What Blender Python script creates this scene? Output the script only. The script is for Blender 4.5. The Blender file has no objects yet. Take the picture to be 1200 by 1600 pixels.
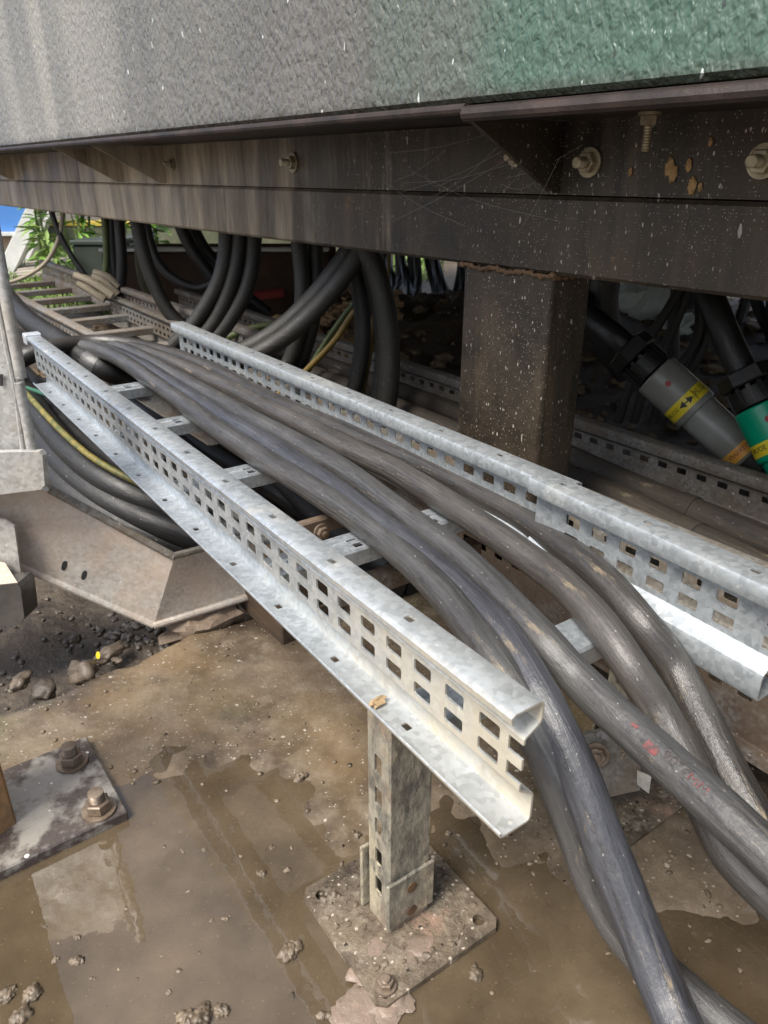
import bpy, math, random
from mathutils import Vector, Matrix, noise
from mathutils.geometry import tessellate_polygon
random.seed(7)
V = Vector
R = math.radians
scene = bpy.context.scene
COL = scene.collection

# ------------------------------------------------------------------ camera
EYE = V((0, 0, .60)); PITCH = R(24.66); FPX = 1155.0
cam = bpy.data.cameras.new('camera'); camo = bpy.data.objects.new('camera', cam); COL.objects.link(camo)
camo.location = EYE; camo.rotation_euler = (math.pi/2 - PITCH, 0, 0)
cam.sensor_fit = 'VERTICAL'; cam.sensor_height = 32; cam.lens = 32*FPX/1600
cam.clip_start = .02; cam.clip_end = 500
cam.dof.use_dof = True; cam.dof.focus_distance = .75; cam.dof.aperture_fstop = 14.0
scene.camera = camo

# ------------------------------------------------------------------ light
SUN_EL, SUN_AZ = R(56), R(226)      # azimuth clockwise from +Y
world = bpy.data.worlds.new('World'); scene.world = world; world.use_nodes = True
wn = world.node_tree; wn.nodes.clear()
wo = wn.nodes.new('ShaderNodeOutputWorld'); bg = wn.nodes.new('ShaderNodeBackground')
sky = wn.nodes.new('ShaderNodeTexSky'); sky.sky_type = 'NISHITA'; sky.sun_disc = False
sky.sun_elevation = SUN_EL; sky.sun_rotation = SUN_AZ; sky.dust_density = 3.0; sky.air_density = 1.0
hs = wn.nodes.new('ShaderNodeHueSaturation'); hs.inputs['Saturation'].default_value = .65
wn.links.new(sky.outputs[0], hs.inputs['Color']); wn.links.new(hs.outputs[0], bg.inputs[0])
bg.inputs[1].default_value = .12; wn.links.new(bg.outputs[0], wo.inputs[0])
sl = bpy.data.lights.new('sun', 'SUN'); sl.energy = 2.8; sl.angle = R(25); sl.color = (1, .95, .86)
so = bpy.data.objects.new('sun', sl); COL.objects.link(so)
sd = V((math.sin(SUN_AZ)*math.cos(SUN_EL), math.cos(SUN_AZ)*math.cos(SUN_EL), math.sin(SUN_EL)))
so.rotation_euler = sd.to_track_quat('Z', 'Y').to_euler()
scene.view_settings.view_transform = 'Standard'; scene.view_settings.look = 'None'
scene.view_settings.exposure = 0.85; scene.view_settings.gamma = 1

# ------------------------------------------------------------------ coordinates
def ray(px, py):
    X = (px-600)/FPX; Y = -(py-800)/FPX
    return V((X, math.cos(PITCH)+Y*math.sin(PITCH), -math.sin(PITCH)+Y*math.cos(PITCH)))
def AZ(px, py, z): r = ray(px, py); return EYE + r*((z-.6)/r.z)
def AY(px, py, y): r = ray(px, py); return EYE + r*(y/r.y)
D1 = V((.5727, -.8198, 0)); N1 = V((.8198, .5727, 0)); P0 = V((-.3756, 1.0036, 0))
def T(t, n, z): return P0 + D1*t + N1*n + V((0, 0, z))     # frame of the cable ladders
BD = V((.62086, -.78392, 0)); MD = V((.78392, .62086, 0))
def B(b, m, z): return BD*b + MD*m + V((0, 0, z))           # frame of the container
def AM(px, py, m):
    r = ray(px, py); return EYE + r*((m)/(r.dot(MD)))
UP = V((0, 0, 1))

# ------------------------------------------------------------------ materials
class NT:
    def __init__(s, name):
        s.m = bpy.data.materials.new(name); s.m.use_nodes = True
        s.t = s.m.node_tree; s.b = s.t.nodes['Principled BSDF']; s.out = s.t.nodes['Material Output']
        s.geo = s.t.nodes.new('ShaderNodeNewGeometry').outputs['Position']; s._uv = None
    def uv(s):
        if s._uv is None: s._uv = s.t.nodes.new('ShaderNodeTexCoord').outputs['UV']
        return s._uv
    def link(s, a, b):
        if hasattr(a, 'node'): s.t.links.new(a, b)
        elif isinstance(a, (tuple, list)): b.default_value = tuple(a)+((1,) if len(a) == 3 and b.type == 'RGBA' else ())
        else: b.default_value = a
    def map(s, sc, vec=None, loc=(0, 0, 0), rot=(0, 0, 0)):
        n = s.t.nodes.new('ShaderNodeMapping'); s.link(vec or s.geo, n.inputs[0])
        n.inputs['Scale'].default_value = sc if isinstance(sc, tuple) else (sc,)*3
        n.inputs['Location'].default_value = loc; n.inputs['Rotation'].default_value = rot
        return n.outputs[0]
    def noise(s, scale, detail=4, rough=.6, vec=None, dist=0):
        n = s.t.nodes.new('ShaderNodeTexNoise'); s.link(vec or s.geo, n.inputs['Vector'])
        n.inputs['Scale'].default_value = scale; n.inputs['Detail'].default_value = detail
        n.inputs['Roughness'].default_value = rough; n.inputs['Distortion'].default_value = dist
        return n.outputs['Fac']
    def voro(s, scale, vec=None, feature='F1', out='Distance', rnd=1):
        n = s.t.nodes.new('ShaderNodeTexVoronoi'); n.feature = feature; s.link(vec or s.geo, n.inputs['Vector'])
        n.inputs['Scale'].default_value = scale; n.inputs['Randomness'].default_value = rnd
        return n.outputs[out]
    def ramp(s, f, stops):
        n = s.t.nodes.new('ShaderNodeValToRGB'); s.link(f, n.inputs[0]); e = n.color_ramp.elements
        while len(e) < len(stops): e.new(.5)
        for i, (p, c) in enumerate(stops):
            e[i].position = p; e[i].color = (c, c, c, 1) if not isinstance(c, tuple) else c+(1,)
        return n.outputs[0]
    def rng(s, f, a, b, c=0, d=1):
        n = s.t.nodes.new('ShaderNodeMapRange'); s.link(f, n.inputs[0])
        for i, v in enumerate((a, b, c, d)): n.inputs[i+1].default_value = v
        return n.outputs[0]
    def mix(s, f, a, b, mode='MIX'):
        n = s.t.nodes.new('ShaderNodeMix'); n.data_type = 'RGBA'; n.blend_type = mode
        s.link(f, n.inputs[0]); s.link(a, n.inputs[6]); s.link(b, n.inputs[7]); return n.outputs[2]
    def math(s, op, a, b=0.0):
        n = s.t.nodes.new('ShaderNodeMath'); n.operation = op; s.link(a, n.inputs[0]); s.link(b, n.inputs[1]); return n.outputs[0]
    def bump(s, h, dist, strength=1.0, prev=None):
        n = s.t.nodes.new('ShaderNodeBump'); s.link(h, n.inputs['Height']); n.inputs['Distance'].default_value = dist
        n.inputs['Strength'].default_value = strength
        if prev is not None: s.t.links.new(prev, n.inputs['Normal'])
        return n.outputs[0]
    def plane2(s, kind, sx=1, sy=1, off=0):
        """flat coordinates: 'wall' runs along the container and up, 'floor' is seen from above"""
        if kind == 'floor': return s.map((sx, sy, 0), None, (off, off, 0))
        d = s.t.nodes.new('ShaderNodeVectorMath'); d.operation = 'DOT_PRODUCT'; s.link(s.geo, d.inputs[0]); d.inputs[1].default_value = BD+MD*.73
        z = s.t.nodes.new('ShaderNodeSeparateXYZ'); s.link(s.geo, z.inputs[0]); c = s.t.nodes.new('ShaderNodeCombineXYZ')
        s.link(s.math('MULTIPLY', d.outputs['Value'], sx), c.inputs[0]); s.link(s.math('ADD', s.math('MULTIPLY', z.outputs[2], sy), off), c.inputs[1]); return c.outputs[0]
    def spots(s, scale, lo, hi, keep, vec=None, wob=0):
        """random small spots: 1 inside, 0 outside; only the share keep of cells has one"""
        v = s.t.nodes.new('ShaderNodeTexVoronoi'); s.link(vec or s.geo, v.inputs['Vector']); v.inputs['Scale'].default_value = scale
        if vec is not None:
            v.voronoi_dimensions = '2D'
            nz = s.t.nodes.new('ShaderNodeTexNoise'); s.link(vec, nz.inputs['Vector']); nz.inputs['Scale'].default_value = 1.7; nz.inputs['Detail'].default_value = 3
            sb = s.t.nodes.new('ShaderNodeVectorMath'); sb.operation = 'MULTIPLY_ADD'; s.link(nz.outputs['Color'], sb.inputs[0]); sb.inputs[1].default_value = (.7, .7, 0); s.link(vec, sb.inputs[2])
            s.t.links.new(sb.outputs[0], v.inputs['Vector'])
        sp = s.t.nodes.new('ShaderNodeSeparateColor'); s.t.links.new(v.outputs['Color'], sp.inputs[0])
        size = s.rng(sp.outputs[0], 0, 1, lo, hi)
        inside = s.math('LESS_THAN', v.outputs['Distance'], size)
        return s.math('MULTIPLY', inside, s.math('LESS_THAN', sp.outputs[1], keep))
    def set(s, color=None, rough=None, metal=None, normal=None, spec=None, coat=None):
        I = s.b.inputs
        for v, k in ((color, 'Base Color'), (rough, 'Roughness'), (metal, 'Metallic'), (normal, 'Normal'), (spec, 'Specular IOR Level'), (coat, 'Coat Weight')):
            if v is not None: s.link(v, I[k])
        return s.m

def galv(name, base=(.50, .53, .55), dirt=(.40, .31, .19), dlo=.55, dhi=.75, metal=.75, rough=(.3, .5), near=False, zone=None):
    n = NT(name)
    sp = n.voro(220, out='Color'); g = n.noise(35, 5)
    c = n.mix(n.rng(g, .35, .7), base, tuple(x*.62 for x in base))
    sv = n.t.nodes.new('ShaderNodeSeparateColor'); n.link(sp, sv.inputs[0])
    c = n.mix(.26, c, n.mix(sv.outputs[0], (.2, .21, .22), (.85, .88, .9)))
    d = n.rng(n.noise(9, 8, .7), dlo, dhi)
    if near:      # rain-splashed mud on the cut end of the rail
        x = n.t.nodes.new('ShaderNodeVectorMath'); x.operation = 'DISTANCE'; n.link(n.geo, x.inputs[0]); x.inputs[1].default_value = near[0]
        k = n.rng(x.outputs['Value'], near[1], 0, 0, 1)
        k = n.math('ADD', k, n.rng(n.noise(25, 8, .75), .2, .8, -.35, .3))
        nn = n.t.nodes.new('ShaderNodeNewGeometry'); nz = n.t.nodes.new('ShaderNodeSeparateXYZ'); n.link(nn.outputs['True Normal'], nz.inputs[0])
        d = n.math('MAXIMUM', d, n.math('MULTIPLY', n.rng(k, .3, .9, 0, near[2]), n.rng(n.math('ABSOLUTE', nz.outputs[2]), .6, .95, 1, .22)))
    dots = n.spots(140, .08, .22, .12)
    c = n.mix(n.math('MULTIPLY', d, .85), c, dirt)
    rust = n.rng(n.noise(14, 10, .8), .64, .74)
    c = n.mix(n.math('MULTIPLY', rust, .7), c, (.22, .11, .05))
    c = n.mix(n.math('MULTIPLY', dots, .6), c, (.75, .73, .68))
    r = n.math('ADD', n.rng(g, .3, .7, rough[0], rough[1]), n.math('MULTIPLY', d, .3))
    me = n.math('SUBTRACT', metal, n.math('MULTIPLY', n.math('MAXIMUM', d, rust), metal*.9))
    nb = n.bump(n.noise(60, 6, .6), .0012, .35); nb = n.bump(d, .0006, .5, nb)
    return n.set(c, r, me, nb)

def rubber(name, base=(.060, .058, .062), dust=(.21, .19, .165), amt=.55, rough=(.26, .5), mud=True):
    n = NT(name); uv = n.uv()
    a = n.noise(1.0, 8, .6, n.map((5, 3, 1), uv)); b = n.noise(1, 7, .7, n.map((16, 9, 1), uv)); s = n.noise(1, 5, .6, n.map((7, 40, 1), uv))
    k = n.rng(n.math('ADD', n.math('MULTIPLY', a, .55), n.math('MULTIPLY', b, .45)), .36, .62, amt*.25, amt)
    c = n.mix(k, base, dust)
    c = n.mix(n.rng(s, .5, .66, 0, .5), c, tuple(x*1.35 for x in dust))
    c = n.mix(n.rng(n.noise(1, 9, .8, n.map((12, 5, 1), uv, (9, 3, 0))), .54, .62, 0, .75), c, (.022, .02, .02))
    if mud:
        c = n.mix(n.rng(n.noise(1, 9, .78, n.map((9, 5, 1), uv, (3, 7, 0))), .59, .66, 0, .65), c, (.30, .235, .15))
    sc = n.spots(1, .02, .13, .07, n.map((150, 22, 1), uv))
    c = n.mix(n.math('MULTIPLY', sc, .5), c, (.5, .48, .44))
    r = n.rng(b, .3, .7, rough[0]+.06, rough[1]+.12)
    nb = n.bump(b, .003, .5); nb = n.bump(n.noise(90, 5, .6), .0015, .5, nb)
    return n.set(c, r, 0, nb, .7)

def simple(name, c1, c2, scale=12, rough=.7, metal=0, bump=.002, stretch=(1, 1, 1), spec=.5, det=6):
    n = NT(name); f = n.noise(scale, det, .65, n.map(stretch))
    return n.set(n.mix(n.rng(f, .35, .65), c1, c2), rough, metal, n.bump(n.noise(scale*4, det, .65, n.map(stretch)), bump, .5), spec)

def mat_wall():
    n = NT('textured_green_paint')
    bc = n.t.nodes.new('ShaderNodeVectorMath'); bc.operation = 'DOT_PRODUCT'; n.link(n.geo, bc.inputs[0]); bc.inputs[1].default_value = BD
    bx = bc.outputs['Value']
    big = n.noise(2.2, 4, .55, n.map((1, 1, .35)))
    v = n.noise(1.0, 6, .6, n.map((7, 7, 1.2)))
    # the left part of the cladding is weathered grey, the right part is still green
    g = n.math('ADD', n.rng(bx, -1.10, -.36, 0, 1), n.math('MULTIPLY', n.math('SUBTRACT', big, .5), 1.5))
    g = n.math('ADD', g, n.math('MULTIPLY', n.math('SUBTRACT', v, .5), .9))
    fine = n.noise(170, 3, .6)
    g2 = n.math('ADD', g, n.math('MULTIPLY', n.math('SUBTRACT', fine, .5), .25))
    c = n.mix(n.rng(g2, .35, 1.0), (.115, .110, .098), (.060, .112, .082))
    c = n.mix(n.rng(n.noise(1.0, 6, .6, n.map((4, 4, 1), None, (3, 1, 0))), .5, .75, 0, .75), c, (.20, .175, .165))
    streak = n.noise(1.0, 5, .6, n.map((16, 16, .8), None, (5, 0, 0)))
    c = n.mix(n.rng(streak, .6, .72, 0, .55), c, (.07, .06, .05))
    pale = n.math('MULTIPLY', n.rng(bx, -.95, -1.9, 0, 1), n.rng(n.noise(1.0, 3, .5, n.map((6, 6, .8), None, (1, 8, 0))), .35, .62, .15, .8))  # whiter left end: glossy highlight painted into the colour, along with dust
    c = n.mix(pale, c, (.34, .32, .27))
    zz = n.t.nodes.new('ShaderNodeSeparateXYZ'); n.link(n.geo, zz.inputs[0])
    grime = n.rng(n.math('ADD', zz.outputs[2], n.math('MULTIPLY', n.math('SUBTRACT', n.noise(30, 5), .5), .03)), .678, .660, 0, .75)
    c = n.mix(grime, c, (.05, .045, .035))
    sp = n.spots(1, .02, .14, .06, n.plane2('wall', 80, 34))
    c = n.mix(n.math('MULTIPLY', sp, .8), c, (.62, .68, .66))
    dk = n.spots(1, .02, .16, .22, n.plane2('wall', 80, 55, 7))
    c = n.mix(n.math('MULTIPLY', dk, .75), c, (.03, .03, .03))
    h = n.noise(1, 2, .5, n.map((135, 135, 80)), .25)
    h2 = n.voro(1, n.map((100, 100, 52)), 'SMOOTH_F1')
    nb = n.bump(n.math('ADD', h, n.math('MULTIPLY', h2, .12)), .0055, .9)
    return n.set(c, n.rng(fine, .3, .7, .34, .48), 0, nb, .6)

def mat_steel(name='grimy_steel'):
    n = NT(name)
    bc = n.t.nodes.new('ShaderNodeVectorMath'); bc.operation = 'DOT_PRODUCT'; n.link(n.geo, bc.inputs[0]); bc.inputs[1].default_value = BD
    bx = bc.outputs['Value']
    a = n.noise(9, 8, .68); st = n.noise(1, 7, .7, n.map((22, 22, 3)))
    c = n.mix(n.rng(a, .35, .65), (.012, .0095, .007), (.050, .036, .023))
    c = n.mix(n.rng(st, .48, .68, 0, .7), c, (.085, .060, .036))
    c = n.mix(n.rng(n.noise(16, 10, .8), .62, .70, 0, .8), c, (.22, .10, .04))
    # dust-bleached far end
    wx = n.rng(n.math('ADD', bx, n.math('MULTIPLY', n.math('SUBTRACT', st, .5), 1.6)), -.95, -1.7, 0, .95)
    c = n.mix(n.math('MULTIPLY', wx, n.rng(n.noise(1, 8, .7, n.map((12, 12, 2), None, (6, 0, 2))), .35, .6, .25, 1)), c, (.50, .40, .28))
    c = n.mix(n.rng(n.noise(1, 6, .7, n.map((30, 30, 2.5), None, (2, 2, 1))), .58, .70, 0, .85), c, (.035, .026, .02))
    s1 = n.spots(1, .02, .25, .10, n.plane2('wall', 260, 110)); s2 = n.spots(1, .02, .22, .20, n.plane2('wall', 520, 330, 5))
    s3 = n.spots(1, .03, .18, .04, n.plane2('wall', 90, 34, 3))
    s = n.math('MAXIMUM', n.math('MAXIMUM', s1, s2), s3)
    s = n.math('MULTIPLY', s, n.rng(n.math('ADD', bx, n.math('MULTIPLY', n.math('SUBTRACT', n.noise(6, 3), .5), .8)), -1.15, -.75, .05, .85))
    s = n.math('MULTIPLY', s, n.rng(n.noise(7, 5, .6), .38, .58, .3, 1))
    c = n.mix(s, c, (.52, .48, .40))
    r = n.rng(a, .3, .7, .38, .66)
    nb = n.bump(a, .004, .5); nb = n.bump(n.noise(120, 6, .7), .0015, .6, nb)
    return n.set(c, r, .15, nb, .5)

def mat_slab():
    n = NT('wet_concrete')
    a = n.noise(5, 9, .65); b = n.noise(28, 8, .7); f = n.noise(140, 5, .7)
    c = n.mix(n.rng(a, .36, .64), (.075, .056, .039), (.20, .155, .108))
    c = n.mix(n.rng(b, .44, .66, 0, .7), c, (.26, .21, .155))
    c = n.mix(n.rng(n.noise(6, 6, .65, n.map((1, 1, 1), None, (4, 2, 0))), .52, .64, 0, .8), c, (.045, .033, .024))
    c = n.mix(n.rng(n.noise(4.2, 6, .6, n.map((1, 1, 1), None, (7.3, 1, 0))), .54, .66, 0, .6), c, (.06, .072, .022))
    c = n.mix(n.rng(n.noise(9, 8, .75, n.map((1, 1, 1), None, (1.3, 9, 0))), .60, .70, 0, .6), c, (.27, .235, .19))
    c = n.mix(n.rng(n.noise(3.1, 5, .6, n.map((1, 1, 1), None, (1.7, 4.4, 0))), .50, .62, 0, .45), c, (.24, .16, .08))
    ang = n.rng(f, .62, .70, 0, .6); c = n.mix(ang, c, (.32, .28, .23))
    s = n.math('MAXIMUM', n.spots(1, .03, .22, .14, n.plane2('floor', 190, 210)), n.spots(1, .02, .2, .06, n.plane2('floor', 80, 90, 4)))
    c = n.mix(n.math('MULTIPLY', s, .7), c, (.52, .48, .41))
    c = n.mix(n.spots(1, .02, .16, .05, n.plane2('floor', 90, 80, 9)), c, (.02, .016, .012))
    r = n.math('ADD', n.rng(a, .38, .60, .06, .28), n.rng(f, .3, .7, -.05, .10))
    nb = n.bump(b, .004, .45); nb = n.bump(f, .0010, .6, nb)
    return n.set(c, r, 0, nb, .7)

def mat_water():
    n = NT('muddy_water'); t = n.t
    n.b.inputs['Base Color'].default_value = (.13, .095, .058, 1); n.b.inputs['Roughness'].default_value = .9
    n.b.inputs['Specular IOR Level'].default_value = 0
    murk = n.mix(n.rng(n.noise(7, 5), .35, .65), (.135, .10, .060), (.225, .170, .110)); n.link(murk, n.b.inputs['Base Color'])
    tr = t.nodes.new('ShaderNodeBsdfTransparent'); tr.inputs[0].default_value = (.86, .80, .70, 1)
    m1 = t.nodes.new('ShaderNodeMixShader'); n.link(n.rng(n.noise(9, 6), .3, .7, .3, .7), m1.inputs[0])
    t.links.new(tr.outputs[0], m1.inputs[1]); t.links.new(n.b.outputs[0], m1.inputs[2])
    gl = t.nodes.new('ShaderNodeBsdfGlossy'); gl.inputs['Roughness'].default_value = .015
    nb = n.bump(n.noise(26, 3, .5), .0007, .35); t.links.new(nb, gl.inputs['Normal'])
    fr = t.nodes.new('ShaderNodeFresnel'); fr.inputs['IOR'].default_value = 1.9; t.links.new(nb, fr.inputs['Normal'])
    m2 = t.nodes.new('ShaderNodeMixShader'); t.links.new(fr.outputs[0], m2.inputs[0]); t.links.new(m1.outputs[0], m2.inputs[1]); t.links.new(gl.outputs[0], m2.inputs[2])
    t.links.new(m2.outputs[0], n.out.inputs[0]); return n.m

def mat_soil():
    n = NT('wet_soil'); a = n.noise(6, 9, .7); b = n.noise(45, 7, .7)
    c = n.mix(n.rng(a, .35, .65), (.035, .026, .019), (.11, .083, .060)); c = n.mix(n.rng(b, .45, .7, 0, .7), c, (.17, .135, .10))
    return n.set(c, n.rng(b, .3, .7, .45, .8), 0, n.bump(n.math('ADD', a, n.math('MULTIPLY', b, .4)), .02, .8))

def mat_foot():
    n = NT('muddy_galvanised_foot'); a = n.noise(16, 9, .75); b = n.noise(60, 8, .75)
    c = n.mix(n.rng(a, .38, .6), (.055, .04, .028), (.21, .165, .115)); c = n.mix(n.rng(b, .5, .66, 0, .8), c, (.36, .31, .24))
    c = n.mix(n.rng(n.noise(11, 8, .7, n.map(1, None, (4, 0, 3))), .56, .66, 0, .8), c, (.42, .27, .20))
    c = n.mix(n.spots(1, .05, .36, .13, n.plane2('floor', 230, 230)), c, (.50, .44, .36)); c = n.mix(n.spots(1, .05, .36, .08, n.plane2('floor', 170, 180, 3)), c, (.04, .028, .02))
    return n.set(c, n.rng(b, .3, .7, .22, .55), .1, n.bump(n.math('ADD', a, b), .005, .8))

def mat_post():
    n = NT('mud_streaked_strut'); a = n.noise(18, 8, .7, n.map((1, 1, .6))); b = n.noise(70, 6, .7, n.map((1, 1, .5)))
    c = n.mix(n.rng(b, .38, .62), (.13, .125, .11), (.40, .365, .29)); c = n.mix(n.rng(a, .52, .62, 0, .7), c, (.33, .235, .165))
    c = n.mix(n.rng(n.noise(30, 8, .7, n.map((1, 1, .4), None, (3, 3, 3))), .56, .64, 0, .7), c, (.60, .53, .38))
    return n.set(c, .38, .25, n.bump(b, .004, .9))

M = {}
M['galv_near'] = galv('galvanised_steel_near', (.60, .65, .69), near=(tuple(T(.82, 0, .28)), .50, .85), dirt=(.50, .43, .30), dlo=.58, dhi=.85, metal=.62, rough=(.26, .42))
M['galv'] = galv('galvanised_steel', (.52, .56, .58), dirt=(.42, .38, .28), dlo=.56, dhi=.9, metal=.6)
M['galv_rung'] = galv('galvanised_rung', (.55, .60, .64), dirt=(.30, .26, .19), dlo=.6, dhi=.8, metal=.65)
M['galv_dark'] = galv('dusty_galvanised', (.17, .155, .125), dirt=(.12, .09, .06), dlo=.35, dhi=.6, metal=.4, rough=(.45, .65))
M['galv_brown'] = galv('brown_stained_galvanised', (.26, .245, .215), dirt=(.17, .125, .09), dlo=.36, dhi=.58, metal=.4, rough=(.4, .6))
M['galv_pink'] = galv('rust_washed_galvanised', (.56, .52, .46), dirt=(.50, .38, .29), dlo=.34, dhi=.62, metal=.3, rough=(.4, .6))
M['galv_sheet'] = galv('grey_galvanised_sheet', (.46, .45, .42), dirt=(.40, .34, .27), dlo=.45, dhi=.75, metal=.35, rough=(.42, .6))
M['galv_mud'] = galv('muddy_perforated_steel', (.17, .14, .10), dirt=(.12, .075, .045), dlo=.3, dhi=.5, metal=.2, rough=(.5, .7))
M['wall'] = mat_wall(); M['steel'] = mat_steel(); M['slab'] = mat_slab(); M['water'] = mat_water(); M['soil'] = mat_soil()
M['foot'] = mat_foot(); M['post'] = mat_post()
M['rub_a'] = rubber('dusty_rubber_grey', (.013, .0125, .0135), (.085, .083, .082), .85, (.22, .42))
M['rub_b'] = rubber('dusty_rubber_blue', (.012, .0125, .016), (.074, .076, .088), .85, (.18, .36))
M['rub_c'] = rubber('dusty_rubber_brown', (.013, .0115, .0105), (.085, .077, .070), .85, (.24, .45))
M['rub_d'] = rubber('dusty_rubber_dark', (.006, .006, .0065), (.07, .062, .055), .7, (.18, .38))
M['rub_k'] = rubber('black_rubber', (.005, .005, .0055), (.018, .017, .016), .5, (.3, .5), False)
M['rub_h'] = rubber('hanging_rubber', (.007, .006, .0045), (.020, .017, .012), .6, (.4, .6), False)
M['rub_pale'] = rubber('painted_sunlit_rubber', (.20, .17, .12), (.45, .38, .28), .7, (.4, .6), False)  # pale colour stands in for light falling on the cables
M['pipe'] = rubber('dusty_pipe', (.030, .025, .018), (.075, .058, .042), .7, (.55, .75))
M['green_wire'] = simple('green_sheath', (.08, .11, .035), (.16, .19, .07), 20, .45)
M['stripe_wire'] = simple('yellow_green_sheath', (.24, .18, .045), (.06, .09, .03), 60, .45)
M['yellow_wire'] = simple('yellow_sheath', (.24, .16, .03), (.15, .095, .02), 20, .45)
M['bolt'] = simple('zinc_bolt', (.42, .37, .25), (.22, .17, .11), 60, .4, .5, .0006)
M['bolt_rust'] = simple('rusty_nut', (.26, .21, .16), (.15, .10, .07), 70, .4, .35, .001)
M['rust'] = simple('rusty_weld', (.16, .09, .04), (.07, .04, .025), 60, .7, .1, .003)
M['rust_post'] = simple('orange_rusted_steel', (.36, .20, .09), (.20, .12, .06), 40, .7, .1, .002)
M['lip'] = simple('oxide_brown_lip', (.045, .028, .022), (.012, .009, .008), 22, .5, .1, .002)
M['plate'] = None
def mat_plate():
    n = NT('wet_grey_plate'); a = n.noise(9, 8, .65)
    c = n.mix(n.rng(a, .47, .53), (.07, .055, .05), (.30, .28, .25)); c = n.mix(n.rng(n.noise(40, 6, .7), .5, .7, 0, .6), c, (.19, .165, .14))
    c = n.mix(n.spots(110, .08, .3, .12), c, (.7, .68, .62))
    return n.set(c, n.rng(a, .4, .6, .2, .45), .1, n.bump(n.noise(60, 6), .002, .6))
M['plate'] = mat_plate()
M['stone'] = simple('wet_stone', (.17, .135, .10), (.075, .058, .045), 18, .42, 0, .006)
M['stone_d'] = simple('dark_stone', (.10, .08, .065), (.04, .032, .027), 24, .4, 0, .006)
M['rubble'] = simple('dry_rubble', (.24, .17, .10), (.10, .07, .045), 9, .8, 0, .01)
M['wood'] = simple('damp_timber', (.10, .065, .04), (.045, .03, .02), 8, .7, 0, .004, (1, 1, 9))
M['palewood'] = simple('weathered_timber', (.42, .38, .33), (.27, .24, .2), 9, .8, 0, .004, (1, 1, 6))
M['cloth'] = simple('muddy_sacking', (.24, .18, .13), (.11, .08, .06), 20, .7, 0, .008)
M['black'] = simple('black_plastic', (.006, .0055, .005), (.016, .014, .012), 40, .5, 0, .001)
M['grey_pl'] = simple('grey_plastic', (.26, .265, .245), (.19, .19, .16), 12, .35, 0, .0004)
M['green_pl'] = simple('green_plastic', (.0, .30, .16), (.0, .26, .14), 12, .3, 0, .0003)
M['yellow'] = simple('yellow_label', (.75, .60, .03), (.66, .52, .03), 30, .4, 0, .0002)
M['orange'] = simple('orange_label', (.70, .30, .05), (.62, .36, .06), 30, .4, 0, .0002)
M['ink'] = simple('black_ink', (.02, .02, .02), (.03, .03, .03), 30, .5)
M['redink'] = simple('red_ink', (.20, .045, .045), (.05, .03, .03), 220, .55, 0, .0002)
M['darkink'] = simple('faded_ink', (.025, .02, .02), (.07, .05, .05), 200, .55, 0, .0002)
M['red'] = simple('red_plastic', (.30, .03, .025), (.22, .02, .02), 30, .5)
M['concrete'] = simple('mossy_concrete', (.15, .15, .10), (.07, .08, .04), 5, .85, 0, .01)
M['yellow_paint'] = simple('yellow_kerb_paint', (.62, .46, .06), (.45, .34, .07), 8, .7)
M['white_paint'] = simple('white_paint', (.74, .74, .72), (.55, .55, .54), 6, .6)
M['blue'] = simple('blue_cladding', (.04, .17, .50), (.09, .24, .55), 2, .5)
M['peach'] = simple('peach_render', (.50, .36, .27), (.42, .30, .23), 3, .8)
M['leaf'] = simple('leaf_green', (.10, .24, .03), (.22, .40, .06), 30, .5)
M['leaf2'] = simple('leaf_pale_green', (.26, .36, .10), (.16, .27, .06), 20, .5)
M['grass'] = simple('grass_green', (.12, .24, .04), (.30, .40, .12), 14, .6)
M['stem'] = simple('stem_green', (.20, .25, .09), (.12, .16, .05), 20, .6)
M['crate'] = simple('dark_green_crate', (.025, .035, .028), (.04, .05, .04), 10, .6)
M['rustbox'] = simple('rusty_box_steel', (.075, .038, .022), (.035, .022, .016), 8, .8, .1, .004)
M['bag'] = simple('pale_plastic_bag', (.72, .76, .72), (.5, .55, .52), 12, .35, 0, .01)
M['cap'] = simple('white_end_cap', (.62, .66, .72), (.5, .53, .58), 30, .35, .3, .0005)
M['splash'] = simple('orange_mud', (.42, .27, .12), (.24, .13, .05), 160, .8, 0, .002)
M['web'] = simple('cobweb_thread', (.30, .28, .24), (.24, .22, .2), 30, .8)

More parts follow.
